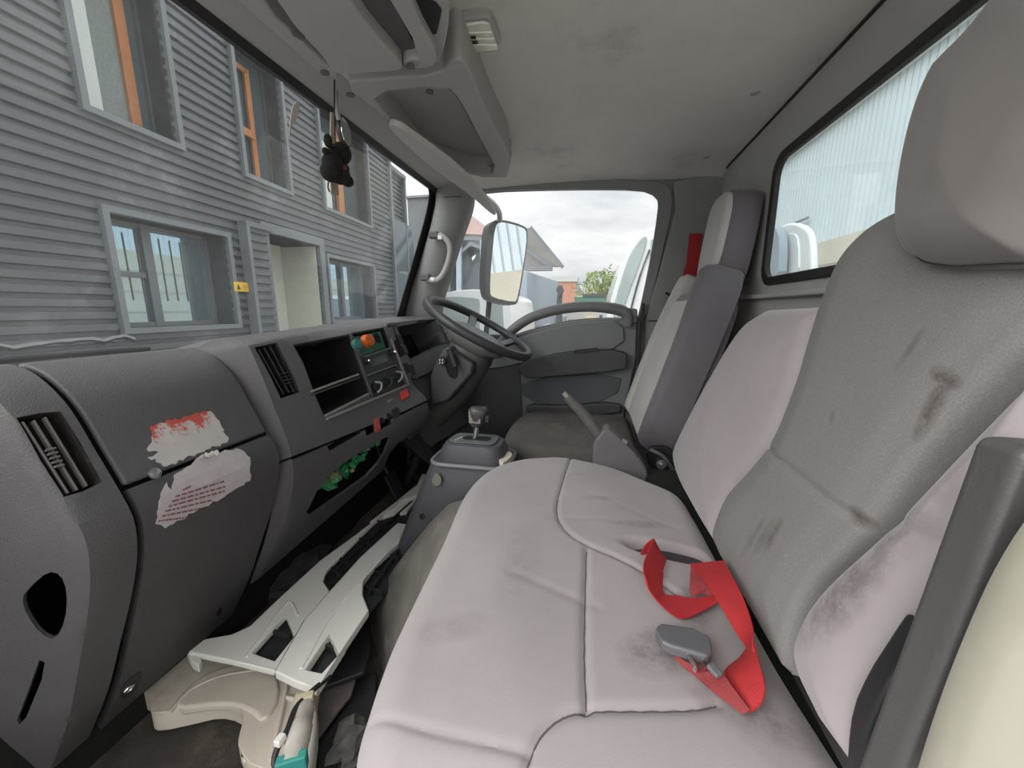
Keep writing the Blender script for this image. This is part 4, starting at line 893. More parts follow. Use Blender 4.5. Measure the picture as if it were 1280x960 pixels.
pad('far_bolster', (DO + DN * .02, EX, DY, DN), [V(1.52, .0), V(1.53, .2), V(1.50, .36), V(1.45, .47), V(1.44, .53)], [V(1.585, .0), V(1.60, .2), V(1.575, .36), V(1.52, .47), V(1.47, .54)], .06, .022, M_ins, ds, nu=24, nv=40)
HF = (V(.333, 0, .927), EX, V(.1173, 0, .9931), V(-.9931, 0, .1173)); HF2 = (V(.325, 0, .928),) + HF[1:]
pad('headrest', HF, [V(1.30, -.005), V(1.255, .02), V(1.245, .10), V(1.25, .20), V(1.265, .25), V(1.31, .272)], [V(1.39, -.005), V(1.435, .02), V(1.445, .10), V(1.44, .20), V(1.425, .25), V(1.38, .272)], .075, .03, M_side, ds, nu=40, nv=44, puff=.006)
pad('headrest_insert', HF2, [V(1.29, .002), V(1.262, .03), V(1.252, .10), V(1.256, .20), V(1.272, .245), V(1.31, .262)], [V(1.39, .002), V(1.42, .03), V(1.43, .10), V(1.425, .20), V(1.41, .245), V(1.38, .262)], .03, .014, M_ins, ds, nu=30, nv=34)
pad('seat_cushion', ((0, 0, .425), (1, 0, 0), (0, 1, 0), (0, 0, 1)), [V(-.20, 1.15), V(-.265, 1.18), V(-.29, 1.26), V(-.295, 1.45), V(-.27, 1.57), V(-.22, 1.62)], [V(.14, 1.15), V(.16, 1.18), V(.16, 1.26), V(.16, 1.45), V(.16, 1.57), V(.14, 1.62)], .085, .035, M_dseat, ds, nu=50, nv=50, puff=.008)
box('seat_base', (-.05, 1.40, .17), (.40, .44, .33), M_black, ds, bev=.02)
prism('seat_hinge', chaikin(ats([(806, 560), (838, 558), (846, 575), (842, 600), (812, 588)], Y=1.14), 1), (0, .02, 0), M_black, ds, bev=.004)
MB().lathe([(0, 0), (.016, 0), (.014, .012), (.006, .012), (.005, .03), (0, .03)], at((826, 580), Y=1.14), (0, -1, .2)).build('hinge_bolt', M_metal, ds)
tube('recliner_rod', ats([(812, 562), (830, 572), (842, 590)], Y=1.10), .006, M_metal, ds)
# black box standing in for the shade between bench cushion and backrest
fb = box('gap_shade', (.20, .70, .36), (.10, .72, .12), M_void, bench)
# ================================================================== BELTS
sb = thing('driver_seat_belt', 'red seat belt strap hanging down the corner pillar behind the driver seat', 'seat belt', at((850, 340), Y=1.66))
prism('strap', ats([(862, 292), (878, 292), (870, 350), (845, 400), (826, 470), (812, 470), (826, 410), (846, 366), (858, 330)], Y=1.675), (0, .003, 0), M_red, sb)
tube('belt_guide', ats([(832, 366), (842, 372), (845, 384), (836, 386)], Y=1.67), .005, M_black, sb)
box('guide_bolt', at((842, 378), Y=1.672), (.02, .012, .03), M_black, sb, bev=.004)
def ribbon(name, rows, m, par, th=.0016):
    """rows: (left px, right px, z left, z right)"""
    A = catmull([at(a, Z=za) for a, b, za, zb in rows], 6 * len(rows)); B = catmull([at(b, Z=zb) for a, b, za, zb in rows], 6 * len(rows))
    n = len(A); rings = []
    for i in range(n):
        t = A[min(n-1, i+1)] - A[max(0, i-1)]; w = B[i] - A[i]; nn = np.cross(t, w); nn /= np.linalg.norm(nn) + 1e-9
        m1 = A[i] * .67 + B[i] * .33; m2 = A[i] * .33 + B[i] * .67
        rings.append([A[i] + nn*th/2, m1 + nn*th/2, m2 + nn*th/2, B[i] + nn*th/2, B[i] - nn*th/2, m2 - nn*th/2, m1 - nn*th/2, A[i] - nn*th/2])
    return MB().loft(rings).build(name, m, par, sm=50)
bt = thing('lap_belt', 'red lap belt with grey buckle tongue looping out of the bench cushion pocket', 'seat belt', at((870, 780), Z=.46))
ribbon('webbing', [((800, 695), (812, 700), .452, .440), ((806, 682), (822, 690), .476, .462), ((817, 673), (832, 700), .492, .468), ((810, 690), (829, 712), .493, .468), ((804, 712), (827, 728), .488, .462), ((813, 740), (822, 738), .470, .462)], M_red, bt)
ribbon('webbing', [((804, 706), (829, 716), .486, .464), ((810, 735), (830, 742), .474, .460), ((827, 757), (848, 745), .462, .459), ((850, 773), (866, 748), .461, .461), ((878, 764), (893, 744), .464, .470), ((898, 752), (905, 738), .468, .482)], M_red, bt)
ribbon('webbing', [((895, 752), (903, 742), .464, .470), ((880, 742), (893, 733), .466, .476), ((864, 744), (872, 712), .466, .486), ((863, 708), (868, 704), .488, .492)], M_redd, bt)
ribbon('webbing', [((862, 705), (905, 701), .490, .492), ((880, 725), (916, 722), .492, .498), ((900, 757), (931, 752), .488, .500), ((920, 790), (941, 785), .480, .502), ((934, 812), (941, 808), .472, .500), ((934, 832), (945, 822), .464, .490)], M_red, bt)
ribbon('webbing', [((936, 806), (942, 800), .470, .502), ((925, 822), (949, 828), .462, .496), ((906, 840), (956, 856), .460, .488), ((915, 860), (954, 874), .462, .478), ((938, 892), (948, 884), .462, .466)], M_red, bt)
ribbon('webbing', [((836, 812), (856, 826), .466, .470), ((848, 828), (880, 838), .464, .472), ((872, 848), (902, 842), .463, .473), ((900, 872), (918, 862), .463, .472), ((928, 893), (938, 888), .462, .468)], M_redd, bt)
tg = prism('tongue_grip', ats([(819, 784), (826, 777), (866, 783), (888, 795), (891, 815), (885, 820), (840, 808), (827, 801)], Z=.482), (0, 0, -.014), M_buckle, bt, bev=.004, seg=3)
tube('tongue_frame', ats([(840, 808), (852, 810), (862, 822), (870, 836), (868, 838)], Z=.476), .0022, M_chrome, bt, n=8)
prism('tongue_plate', ats([(862, 812), (874, 815), (886, 836), (872, 838)], Z=.474), (0, 0, -.003), M_redd, bt, holes=[ats([(867, 820), (874, 821), (881, 833), (874, 834)], Z=.474)[::-1]])
tube('slot_wire', ats([(866, 819), (874, 820), (882, 834)], Z=.4755), .0013, M_chrome, bt, n=6)
box('belt_stop', at((893, 838), Z=.477), (.009, .014, .006), mat('clip_grey', (.16, .16, .17), .4), bt, bev=.002, R=rotm('Z', 30))
# ================================================================== FLOOR THINGS
wt = thing('washer_tank', 'dirty cream washer fluid tank lying flat on the floor mat', 'washer tank', at((300, 860), Z=0))
ZT = .055
tk = [p + V(0, 0, ZT - .03) for p in chaikin(ats([(168, 866), (205, 838), (243, 806), (300, 815), (400, 852), (400, 880), (385, 940), (380, 975), (318, 975), (300, 946), (300, 935), (308, 906), (298, 893), (273, 888), (240, 896), (198, 905), (189, 900), (193, 884), (176, 874)], Z=.03), 1)]
prism('tank_body', tk, (0, 0, -.045), M_bottle, wt, bev=.018, seg=4)
mid = chaikin(ats([(232, 858), (262, 838), (305, 826), (345, 836), (352, 870), (330, 905), (310, 885), (278, 878), (210, 888)], Z=ZT + .006), 1)
prism('raised_face', mid, (0, 0, -.02), M_bottle, wt, bev=.008, seg=4)
tube('mould_ridge', [at(p, Z=ZT + .004) for p in [(212, 890), (240, 862), (275, 846), (320, 838)]], .004, M_bottle, wt)
tube('mould_ridge', [at(p, Z=ZT + .003) for p in [(360, 850), (352, 890), (338, 950)]], .004, M_bottle, wt)
for a, b in (((362, 852), (390, 858)), ((358, 872), (384, 876))): tube('rib', [at(a, Z=ZT + .002), at(b, Z=ZT + .002)], .005, M_bottle, wt, sm=0)
tab = prism('mounting_tab', chaikin(ats([(303, 925), (314, 928), (313, 950), (300, 952)], Z=ZT - .01), 1), (0, 0, -.01), M_bottle, wt, bev=.003)
MB().lathe([(0, 0), (.006, 0), (.005, .001), (0, .001)], at((306, 942), Z=ZT - .0095), (0, 0, 1)).build('tab_hole', M_void, wt)
prism('neck', chaikin(ats([(370, 855), (392, 862), (398, 900), (388, 975), (352, 975), (360, 900)], Z=ZT + .02), 1), (0, 0, -.04), mat('milky_plastic_pale', (.66, .65, .6), .35, var=.1), wt, bev=.014, seg=3)
pm = thing('washer_pump', 'small white cylindrical washer pump with teal plug on the tank', 'pump', at((375, 915), Z=.13))
a, b = at((381, 882), Z=.135), at((364, 962), Z=.135)
ax = b - a; Lp = np.linalg.norm(ax)
MB().lathe([(0, 0), (.015, 0), (.018, .01), (.018, Lp*.35), (.020, Lp*.38), (.020, Lp*.60), (.019, Lp*.62), (.019, Lp*.95), (0, Lp*.95)], a, ax, 20).build('pump_body', mat('pump_white', (.62, .58, .52), .35, var=.25, vscale=40), pm)
R = frame_from(ax, (0, 0, 1)); MB().box(a - ax / Lp * .006 + V(0, 0, .010), (.014, .030, .014), R).build('pump_cap', mat('ivory', (.6, .52, .36), .45), pm, bev=.002)
MB().box(a + ax * .93 + V(0, 0, .002), (.016, .045, .028), R).build('plug', mat('teal_plug', (.04, .30, .26), .45), pm, bev=.003)
tube('cable', [at(p, Z=z) for p, z in [((412, 846), .12), ((392, 862), .14), ((370, 885), .15), ((358, 915), .15), ((346, 938), .14), ((343, 955), .13), ((352, 966), .12)]], .0048, M_black, pm, sm=40)
box('cable_clip', at((350, 925), Z=.152), (.012, .016, .012), M_white, pm, bev=.002)
# white grille trim: two bars joined by black mesh, leaning on the tank
gt = thing('grille_trim', 'white painted truck grille trim with black mesh lying across the passenger floor', 'grille trim', at((370, 790), Z=.12))
GPL = ((-.66, .6, .135), tuple(np.cross(at((540, 600), Z=.15) - at((300, 820), Z=.135), V(1, .15, -.02))))
gn = V(*GPL[1]); gn /= np.linalg.norm(gn); gn = gn if gn[2] > 0 else -gn
GP = lambda ps, off=0: [at(p, pl=(V(*GPL[0]) + gn * off, gn)) for p in ps]
A_o = [(234, 815), (256, 798), (290, 792), (312, 782), (340, 755), (400, 700), (450, 664), (495, 632), (518, 612), (527, 592), (546, 594), (548, 602), (528, 616), (500, 626), (470, 650), (432, 688), (407, 714), (404, 726), (412, 738), (380, 775), (343, 839), (290, 826)]
A_h = [(357, 768), (368, 796), (344, 827), (316, 815)]
B_o = [(412, 738), (450, 696), (497, 653), (515, 656), (506, 671), (470, 704), (454, 726), (453, 742), (461, 762), (432, 805), (396, 861), (370, 852), (343, 839), (380, 775)]
B_h = [(411, 792), (424, 818), (402, 842), (383, 836)]
prism('white_bar', GP(A_o), -gn * .014, M_white, gt, holes=[GP(A_h)], bev=.004, seg=3)
prism('white_bar', GP(B_o, .008), -gn * .02, M_white, gt, holes=[GP(B_h, .008)], bev=.004, seg=3)
prism('upper_arm', GP([(462, 652), (488, 632), (520, 606), (524, 620), (508, 640), (488, 643)], -.008), -gn * .012, M_white, gt, bev=.003)
MESH = mat('grille_black', (.03, .031, .033), .5, bump=.3)
prism('mesh_panel', GP([(540, 605), (545, 640), (520, 662), (480, 745), (462, 765), (434, 802), (402, 852), (343, 835), (310, 815), (350, 765), (400, 718), (470, 648)], -.02), -gn * .006, MESH, gt)
def gb(a, b, w=.006, h=.014, off=-.012): 
    A, B = GP([a], off)[0], GP([b], off)[0]; R = frame_from(B - A, gn); MB().box((A+B)/2, (np.linalg.norm(B-A), w, h), R).build('mesh_rib', MESH, gt)
for a, b in (((466, 684), (448, 674)), ((440, 708), (420, 697)), ((428, 722), (408, 706)), ((487, 665), (472, 652)), ((505, 680), (490, 668)), ((498, 700), (478, 690)), ((480, 720), (462, 710)), ((478, 742), (458, 735)), ((418, 812), (400, 806)), ((362, 795), (338, 790))): gb(a, b)
for a, b in (((515, 628), (412, 720)), ((512, 668), (462, 742))): gb(a, b)
ridge = GP([(352, 838), (378, 815), (405, 770), (420, 752), (455, 712), (500, 662)], .012)
tube('crease', GP([(376, 836), (390, 812), (407, 780), (430, 750), (470, 706), (505, 666)], .0075), .004, M_white, gt)
tube('crease', GP([(308, 822), (325, 800), (352, 762), (362, 752), (372, 770)], -.0015), .004, M_white, gt)
prism('end_lip', GP([(233, 816), (244, 815), (252, 824), (248, 832), (240, 828)], -.006), -gn * .02, M_white, gt, bev=.003)
# black plastic sheet pieces and cloth between the seat base and the trim
bs = prism('black_panel', ats([(460, 740), (463, 812), (455, 840), (400, 860), (430, 800)], Z=.06), (0, 0, -.012), M_black, bev=.004); bs.name = 'plastic_sheet'; tag(bs, 'black plastic sheet lying under the white grille trim by the seat base', 'sheet')
bs2 = prism('black_strip', ats([(445, 850), (470, 840), (470, 890), (420, 965), (385, 965), (400, 930), (425, 890)], Z=.02), (0, 0, -.012), M_black, bev=.003); tag(bs2, 'black torn plastic strip on the floor beside the pump', 'strip')
gr_ = prism('grey_card', ats([(395, 860), (445, 848), (438, 870), (425, 885), (395, 925), (392, 900)], Z=.035), (0, 0, -.008), mat('grey_card', (.17, .145, .14), .85, var=.3, vscale=30), bev=.002); tag(gr_, 'dirty grey cardboard piece beside the washer pump', 'card')
def crumple(name, c, size, m, seed, label, cat, n=26, flat=.5):
    r = random.Random(seed); bm = bmesh.new(); bmesh.ops.create_icosphere(bm, subdivisions=3, radius=1)
    from mathutils import noise as mn
    vs = []
    for q in bm.verts:
        k = 1 + .45 * mn.noise(q.co * 2.2 + Vector((seed, 0, 0))) + .25 * mn.noise(q.co * 5 + Vector((seed, 3, 0))); vs.append(V(q.co.x * size[0] * k, q.co.y * size[1] * k, max(0, q.co.z * size[2] * k + size[2] * .4)) + c)
    fs = [tuple(x.index for x in f.verts) for f in bm.faces]; bm.free(); o = mk(name, vs, fs, m, sm=25); tag(o, label, cat); return o
crumple('dark_cloth', at((365, 722), Z=0), (.09, .12, .05), mat('dark_cloth', (.06, .055, .055), .9, var=.4, vscale=20), 3, 'crumpled dark cloth under the dashboard behind the grille trim', 'cloth')
crumple('dirty_rag', at((438, 935), Z=0), (.035, .05, .03), mat('dirty_rag', (.16, .15, .14), .95, var=.4, vscale=25), 5, 'dirty grey rag on the floor in front of the bench seat', 'rag')
crumple('straw_clump', at((60, 952), Z=.01), (.03, .03, .012), mat('straw', (.35, .29, .18), .9, var=.4, vscale=60), 9, 'clump of straw coloured dirt at the foot of the dashboard', 'debris')
fp_ = prism('floor_panel', ats([(455, 640), (500, 600), (520, 640), (470, 700), (430, 680)], Z=.012), (0, 0, -.01), mat('dusty_panel', (.13, .115, .10), .9, var=.4, vscale=20)); tag(fp_, 'dusty floor patch in the footwell beside the console', 'mat')
# ================================================================== NEAR DOOR PILLAR
pt_ = prism('trim_6', ats([(1219, 540), (1300, 546), (1340, 1010), (1050, 1010)], Y=.24), (0, -.025, 0), M_btrim, bev=.006, seg=3); tag(pt_, 'scratched dark pillar trim at the open passenger door', kind='structure')
rg = []
edge = catmull(ats([(1330, 590), (1282, 640), (1240, 705), (1205, 780), (1170, 870), (1140, 965), (1130, 1010)], Y=.20), 24)
for p in edge: rg.append([p + V(.002, .0, 0), p + V(.0, -.008, 0), p + V(.004, -.018, 0), p + V(.016, -.028, 0), p + V(.10, -.034, 0), p + V(.10, .0, 0)])
cp = MB().loft(rg).build('trim_7', M_cream, sm=60); tag(cp, 'cream painted body edge of the open passenger doorway', kind='structure')

# ================================================================== OUTSIDE
ZG = -1.12
M_asph = mat('yard_concrete', (.42, .41, .39), .9, bump=.5, bscale=30, var=.2, vscale=.6, dirt=(.2, .195, .18), dscale=.8, dthr=.5)
gd = box('ground', (0, 30, ZG - .05), (160, 160, .1), M_asph); tag(gd, 'grey concrete yard ground', kind='structure')
# --- corrugated office building in front of the truck
ub = ray(710, 387); ub[2] = 0; ub /= np.linalg.norm(ub); nbld = V(ub[1], -ub[0], 0); DB = 4.6; OB = V(0, 0, 0) - nbld * DB
def ab(p, off=0): q = at(p, pl=(OB - nbld * off, nbld)); return V(q @ ub, q[2])
def bw(a, z, off=0): return OB + ub * (a - OB @ ub) + V(0, 0, z) - nbld * off - V(0, 0, OB[2])
M_clad = mat('corrugated_grey', (.115, .124, .137), .45, metal=.15, var=.08, vscale=.8, dirt=(.27, .285, .3), dscale=1.5, dthr=.55, dfac=.5)
M_trimb = mat('building_trim', (.17, .19, .205), .5, var=.05)
M_reveal = mat('window_reveal', (.08, .09, .10), .6, var=.3, vscale=8)
M_orange = mat('varnished_wood', (.50, .19, .055), .45, var=.2, vscale=6)
M_white_in = mat('white_blind', (.68, .72, .70), .8)
bld = thing('office_building', 'two-storey dark grey corrugated metal office building seen through the windscreen', 'building', OB + ub * 5 + V(0, 0, ZG))
zt_ = ab((485, 178))[1]; aE = ab((487, 260))[0]
pitch = 0.118
def rib_profile(z0, z1):
    pts = []; k = math.floor(z0 / pitch)
    while k * pitch < z1:
        for fz, d in ((0.0, .0), (.06, -.034), (.38, -.034), (.46, .0)):
            z = (k + fz) * pitch
            if z0 < z < z1: pts.append((z, d))
        k += 1
    def dv(z):
        f = (z / pitch) % 1
        return np.interp(f, [0, .06, .38, .46, 1], [0, -.034, -.034, 0, 0])
    return [(z0, dv(z0))] + pts + [(z1, dv(z1))]
opens = {}
def opening(nm, a0, a1, z0, z1): opens[nm] = (a0, a1, z0, z1)
w2a0 = (ab((287, 37))[0] + ab((309, 237))[0]) / 2; w2a1 = (ab((348, 86))[0] + ab((361, 258))[0]) / 2
zu0 = (ab((309, 237))[1] + ab((361, 258))[1] + ab((95, 62))[1]) / 3; zu1 = (ab((287, 37))[1] + ab((348, 86))[1]) / 2
w1a0 = ab((95, 62))[0]; w1a1 = (ab((213, 120))[0]); w3a0 = ab((399, 170))[0]; w3a1 = ab((458, 210))[0]
opening('w1', w1a0, w1a1, zu0, zu1); opening('w2', w2a0, w2a1, zu0, zu1); opening('w3', w3a0, w3a1, zu0, zu1)
g0 = ab((145, 335))[0]; g1 = ab((288, 350))[0]; zg0 = (ab((157, 410))[1] + ab((292, 405))[1]) / 2; zg1 = (ab((133, 264))[1] + ab((287, 298))[1]) / 2
opening('w4', g0, g1, zg0, zg1)
d0 = ab((338, 340))[0]; d1 = ab((400, 340))[0]; zd = ab((370, 300))[1]
opening('door', d0, d1, ZG, zd)
h0 = ab((412, 360))[0]; h1 = ab((467, 360))[0]
opening('w5', h0, h1, ab((415, 400))[1], ab((412, 322))[1])
def clad(parent, a0, a1, z0, z1, opn, off=0, m=None):
    br = sorted({a0, a1} | {q for o_ in opn for q in o_[:2] if a0 < q < a1})
    for x0, x1 in zip(br[:-1], br[1:]):
        cut = sorted((o_[2], o_[3]) for o_ in opn if o_[0] <= x0 + 1e-6 and o_[1] >= x1 - 1e-6); z = z0; seg = []
        for c0, c1 in cut:
            if c0 > z: seg.append((z, c0))
            z = max(z, c1)
        if z < z1: seg.append((z, z1))
        for s0, s1_ in seg:
            pr = rib_profile(s0, s1_)
            MB().loft([[bw(x, z, off - d) for z, d in pr] + [bw(x, s1_, off + .05), bw(x, s0, off + .05)] for x in (x0, x1)]).build('cladding_panel', m or M_clad, parent, sm=0)
clad(bld, -1.2, aE, ZG, zt_, list(opens.values()))
box_ = lambda nm, a0, a1, z0, z1, o0, o1, m, par, bev=0: MB().loft([[bw(a0, z0, o0), bw(a1, z0, o0), bw(a1, z1, o0), bw(a0, z1, o0)], [bw(a0, z0, o1), bw(a1, z0, o1), bw(a1, z1, o1), bw(a0, z1, o1)]]).build(nm, m, par, bev=bev)
def surround(par, o_, w=.06, dp=.34, bottom=True):
    a0, a1, z0, z1 = o_
    box_('trim_strip', a0 - w, a0, z0 - w, z1 + w, -.045, .05, M_trimb, par); box_('trim_strip', a1, a1 + w, z0 - w, z1 + w, -.045, .05, M_trimb, par)
    box_('trim_strip', a0, a1, z1, z1 + w, -.045, .05, M_trimb, par)
    if bottom: box_('trim_strip', a0, a1, z0 - w, z0, -.045, .05, M_trimb, par)
    box_('reveal', a0 - .02, a0, z0, z1, .05, dp + .1, M_reveal, par); box_('reveal', a1, a1 + .02, z0, z1, .05, dp + .1, M_reveal, par)
    box_('reveal', a0, a1, z1, z1 + .02, .05, dp + .1, M_reveal, par); box_('reveal', a0, a1, z0 - .02, z0, .05, dp + .1, M_reveal, par)
def window(o_, dp, fcol, mull, hbar=None, fw=.055, gl=None):
    a0, a1, z0, z1 = o_; surround(bld, o_, dp=dp)
    f = box_('window_frame', a0, a0 + fw, z0, z1, dp - .04, dp + .02, fcol, bld)
    box_('frame_post', a1 - fw, a1, z0, z1, dp - .04, dp + .02, fcol, f); box_('frame_rail', a0, a1, z0, z0 + fw, dp - .04, dp + .02, fcol, f); box_('frame_rail', a0, a1, z1 - fw, z1, dp - .04, dp + .02, fcol, f)
    for m_ in mull: x = a0 + (a1 - a0) * m_; box_('mullion', x - fw, x + fw, z0, z1, dp - .05, dp + .02, fcol, f)
    if hbar is not None: z = z0 + (z1 - z0) * hbar; box_('rail', a0, a1 if not mull else a1, z - fw, z + fw, dp - .055, dp + .02, fcol, f)
    box_('pane', a0, a1, z0, z1, dp + .005, dp + .012, gl or G_far, f)
    return f
M_fdark = mat('grey_window_frame', (.14, .155, .175), .5)
f1 = window(opens['w1'], .30, M_reveal, (), fw=.03)
a0, a1, z0, z1 = opens['w1']
box_('white_blind', a0 + .02, a0 + (a1-a0)*.42, z0, z1, .285, .30, M_white_in, f1); box_('net_curtain', a0 + (a1-a0)*.42, a0 + (a1-a0)*.70, z0, z1, .288, .30, mat('net_curtain', (.25, .29, .28), .9, var=.3, vscale=40), f1); box_('wooden_post', a0 + (a1-a0)*.70, a0 + (a1-a0)*.82, z0, z1, .25, .30, M_orange, f1)
f2_ = window(opens['w2'], .30, M_reveal, (), fw=.03)
a0, a1, z0, z1 = opens['w2']; H = z1 - z0
box_('wooden_sash', a0 + .05, a0 + (a1-a0)*.60, z0 + H*.36, z0 + H*.42, .22, .28, M_orange, f2_); box_('wooden_sash', a0 + (a1-a0)*.55, a0 + (a1-a0)*.65, z0, z0 + H*.90, .24, .28, M_orange, f2_); box_('wooden_sash', a0 + .05, a0 + (a1-a0)*.60, z0 + H*.86, z0 + H*.90, .24, .28, M_orange, f2_)
box_('white_jamb', a0 + .0, a0 + .06, z0 + H*.02, z0 + H*.36, .1, .28, M_white_in, f2_); box_('white_jamb', a0, a0 + .05, z0 + H*.42, z0 + H*.8, .1, .28, M_white_in, f2_)
f3_ = window(opens['w3'], .30, M_reveal, (), fw=.03)
a0, a1, z0, z1 = opens['w3']; box_('wooden_sash', a0 + (a1-a0)*.5, a0 + (a1-a0)*.62, z0, z1, .22, .28, M_orange, f3_); box_('white_blind', a0 + .03, a0 + (a1-a0)*.4, z0, z0 + H * .75, .27, .30, M_white_in, f3_)
M_gl4 = mat('reflecting_window', (.42, .56, .63), .03, metal=.85)
f4 = window(opens['w4'], .32, M_fdark, (.42,), fw=.05, gl=M_gl4)
a0, a1, z0, z1 = opens['w4']
for i in range(9): x = a0 + .1 + (a1 - a0 - .2) * i / 9; box_('blind_line', x, x + .012, z0 + .3, z1 - .12, .318, .322, M_fdark, f4)
box_('sash_rail', a0 + .05, a0 + (a1-a0)*.38, z0 + (z1-z0)*.48, z0 + (z1-z0)*.53, .29, .32, M_fdark, f4)
f5 = window(opens['w5'], .30, M_fdark, (.5,), fw=.05, gl=M_gl4)
# door recess
o_ = opens['door']; surround(bld, o_, w=.14, dp=.7, bottom=False); a0, a1, z0, z1 = o_
M_dw = mat('cream_door', (.66, .67, .58), .6, var=.05)
dd = box_('door_leaf', a0, a1, z0, z1, .75, .80, M_dw, bld); box_('door_side', a1 - .02, a1 + .0, z0, z1 - .02, .05, .75, M_dw, bld); box_('door_side', a0, a0 + (a1 - a0) * .12, z0, z1, .60, .75, M_dw, bld); box_('door_edge', a0 + (a1-a0)*.45, a0 + (a1-a0)*.47, z0, z1, .72, .76, M_reveal, dd)
# projecting ribbed panel left of the door
p0, p1 = ab((304, 340))[0], ab((332, 340))[0]; zp = ab((305, 284))[1]
pr = rib_profile(ZG, zp)
MB().loft([[bw(x, z, -.10 - d) for z, d in pr] + [bw(x, zp, .0), bw(x, ZG, .0)] for x in (p0 + .06, p1)]).build('rib_panel', M_clad, bld, sm=0)
box_('panel_edge', p0, p0 + .06, ZG, zp, -.14, 0, M_trimb, bld); box_('panel_cap', p0, p1 + .1, zp, zp + .07, -.14, 0, M_fdark, bld)
# warning plate
sg = box_('warning_plate', ab((289, 358))[0], ab((309, 358))[0], ab((290, 364))[1], ab((289, 352))[1], -.05, -.035, mat('yellow_sign', (.80, .50, .03), .5), bld, bev=.004); tag(sg, 'yellow warning plate with black triangle')
s0, s1_ = ab((289, 358))[0], ab((309, 358))[0]; sz0, sz1 = ab((290, 364))[1], ab((289, 352))[1]; sw = s1_ - s0; shh = sz1 - sz0
MB().poly([bw(s0 + sw*.12, sz0 + shh*.2, -.052), bw(s0 + sw*.36, sz0 + shh*.2, -.052), bw(s0 + sw*.24, sz0 + shh*.8, -.052)], nbld * .002).build('triangle', M_black, sg)
for k in range(3): box_('print_line', s0 + sw*.45, s0 + sw*(.9 - .08*k), sz0 + shh*(.62 - .2*k), sz0 + shh*(.70 - .2*k), -.052, -.05, mat('orange_print', (.6, .25, .03), .6), sg)
box_('corner_trim', aE, aE + .10, ZG, zt_ + .08, -.06, .1, M_trimb, bld); box_('roof_cap', -1.2, aE + .1, zt_, zt_ + .10, -.07, .3, M_trimb, bld)
MB().poly([bw(-1.2, ZG, .06), bw(aE + .1, ZG, .06), bw(aE + .1, zt_, .06), bw(-1.2, zt_, .06)], -nbld * 6, holes=[[bw(o_[0], o_[2] + .001, .06), bw(o_[1], o_[2] + .001, .06), bw(o_[1], o_[3], .06), bw(o_[0], o_[3], .06)] for o_ in opens.values()]).build('building_core', M_reveal, bld, sm=0)
# second block, lower, further on
b2 = thing('annex_building', 'lower corrugated grey annex beyond the corner of the office building', 'building', bw(aE + 1, ZG))
z2 = ab((488, 200))[1] - .1; aF = ab((515, 300))[0]
clad(b2, aE + .14, aF, ZG, z2, [], off=.25); box_('tall_window', aE + .5, aE + 1.9, ZG + 1.2, z2 - 1.2, .16, .3, G_far, b2); box_('roof_cap', aE + .1, aF + .05, z2, z2 + .1, .12, .6, M_trimb, b2)
box_('corner_trim', aF, aF + .1, ZG, z2, .15, 3, M_trimb, b2)
b3 = thing('dark_block', 'plain dark grey block between the annex and the windscreen pillar', 'building', (0, 20, ZG))
q = [at(p, Y=24) for p in [(509, 247), (560, 250), (575, 310), (509, 310)]]; xw0, xw1, zz = q[0][0], q[1][0] , q[0][2]
box('block_wall', ((xw0 + xw1) / 2, 24.8, (zz + ZG) / 2), (xw1 - xw0, 1.6, zz - ZG), mat('dark_render', (.14, .155, .17), .8, var=.2, vscale=2), b3)
box('coping', ((xw0 + xw1) / 2, 24.75, zz), (xw1 - xw0 + .2, 1.8, .12), M_trimb, b3)
def flatb(name, label, cat, px, Y, depth, m, bev=0):
    t = thing(name, label, cat, at((px[0][0], 400), Y=Y)); prism('wall', ats(px, Y=Y), (0, depth, 0), m, t, bev=bev); return t
# far pink gable
def prj(px, Y):
    q = ats(px, Y=Y); return [V(p[0], p[1], ZG) if a[1] >= 390 else p for a, p in zip(px, q)]
pg = thing('pink_gable_house', 'far building with a pale pink gable roof', 'building', at((585, 300), Y=60))
prism('roof', prj([(566, 292), (580, 262), (613, 294)], 60), (0, 12, 0), mat('pink_roof', (.46, .33, .31), .8), pg); prism('wall', prj([(566, 292), (613, 292), (613, 390), (566, 390)], 60.2), (0, 11, 0), M_trimb, pg)
# canopy hall
ch = thing('canopy_hall', 'grey industrial hall with a dark gable front and a wide lean-to canopy', 'building', at((620, 400), Y=22))
M_hall = mat('hall_grey', (.20, .22, .24), .7, var=.15, vscale=1); M_hall2 = mat('hall_dark', (.10, .115, .13), .7, var=.1); M_can = mat('canopy_under', (.24, .235, .23), .7, var=.1); M_blu = mat('shed_blue', (.32, .38, .45), .6, var=.08)
prism('hall_wall', prj([(560, 300), (640, 300), (640, 400), (560, 400)], 26), (0, 6, 0), M_hall, ch)
prism('gable_front', prj([(577, 314), (588, 306), (608, 318), (640, 330), (640, 400), (577, 400)], 25), (0, .5, 0), M_hall2, ch)
prism('gable_roof', prj([(570, 318), (588, 302), (640, 322), (640, 326), (588, 307), (572, 321)], 24.5), (0, .6, 0), M_hall, ch)
prism('lamp_plate', prj([(590, 322), (595, 318), (594, 322), (591, 326)], 24.8), (0, -.05, 0), M_white, ch)
prism('canopy_edge', [at((664, 282), Y=18.9), at((705, 332), Y=18.9), at((702, 336), Y=18.9), at((662, 286), Y=18.9)], (0, .15, 0), M_trimb, ch)
prism('canopy_underside', prj([(640, 290), (664, 284), (700, 333), (640, 334)], 20), (0, .3, 0), M_can, ch)
prism('canopy_beam', prj([(640, 300), (642, 298), (690, 333), (686, 335)], 19.7), (0, .1, 0), M_hall, ch)
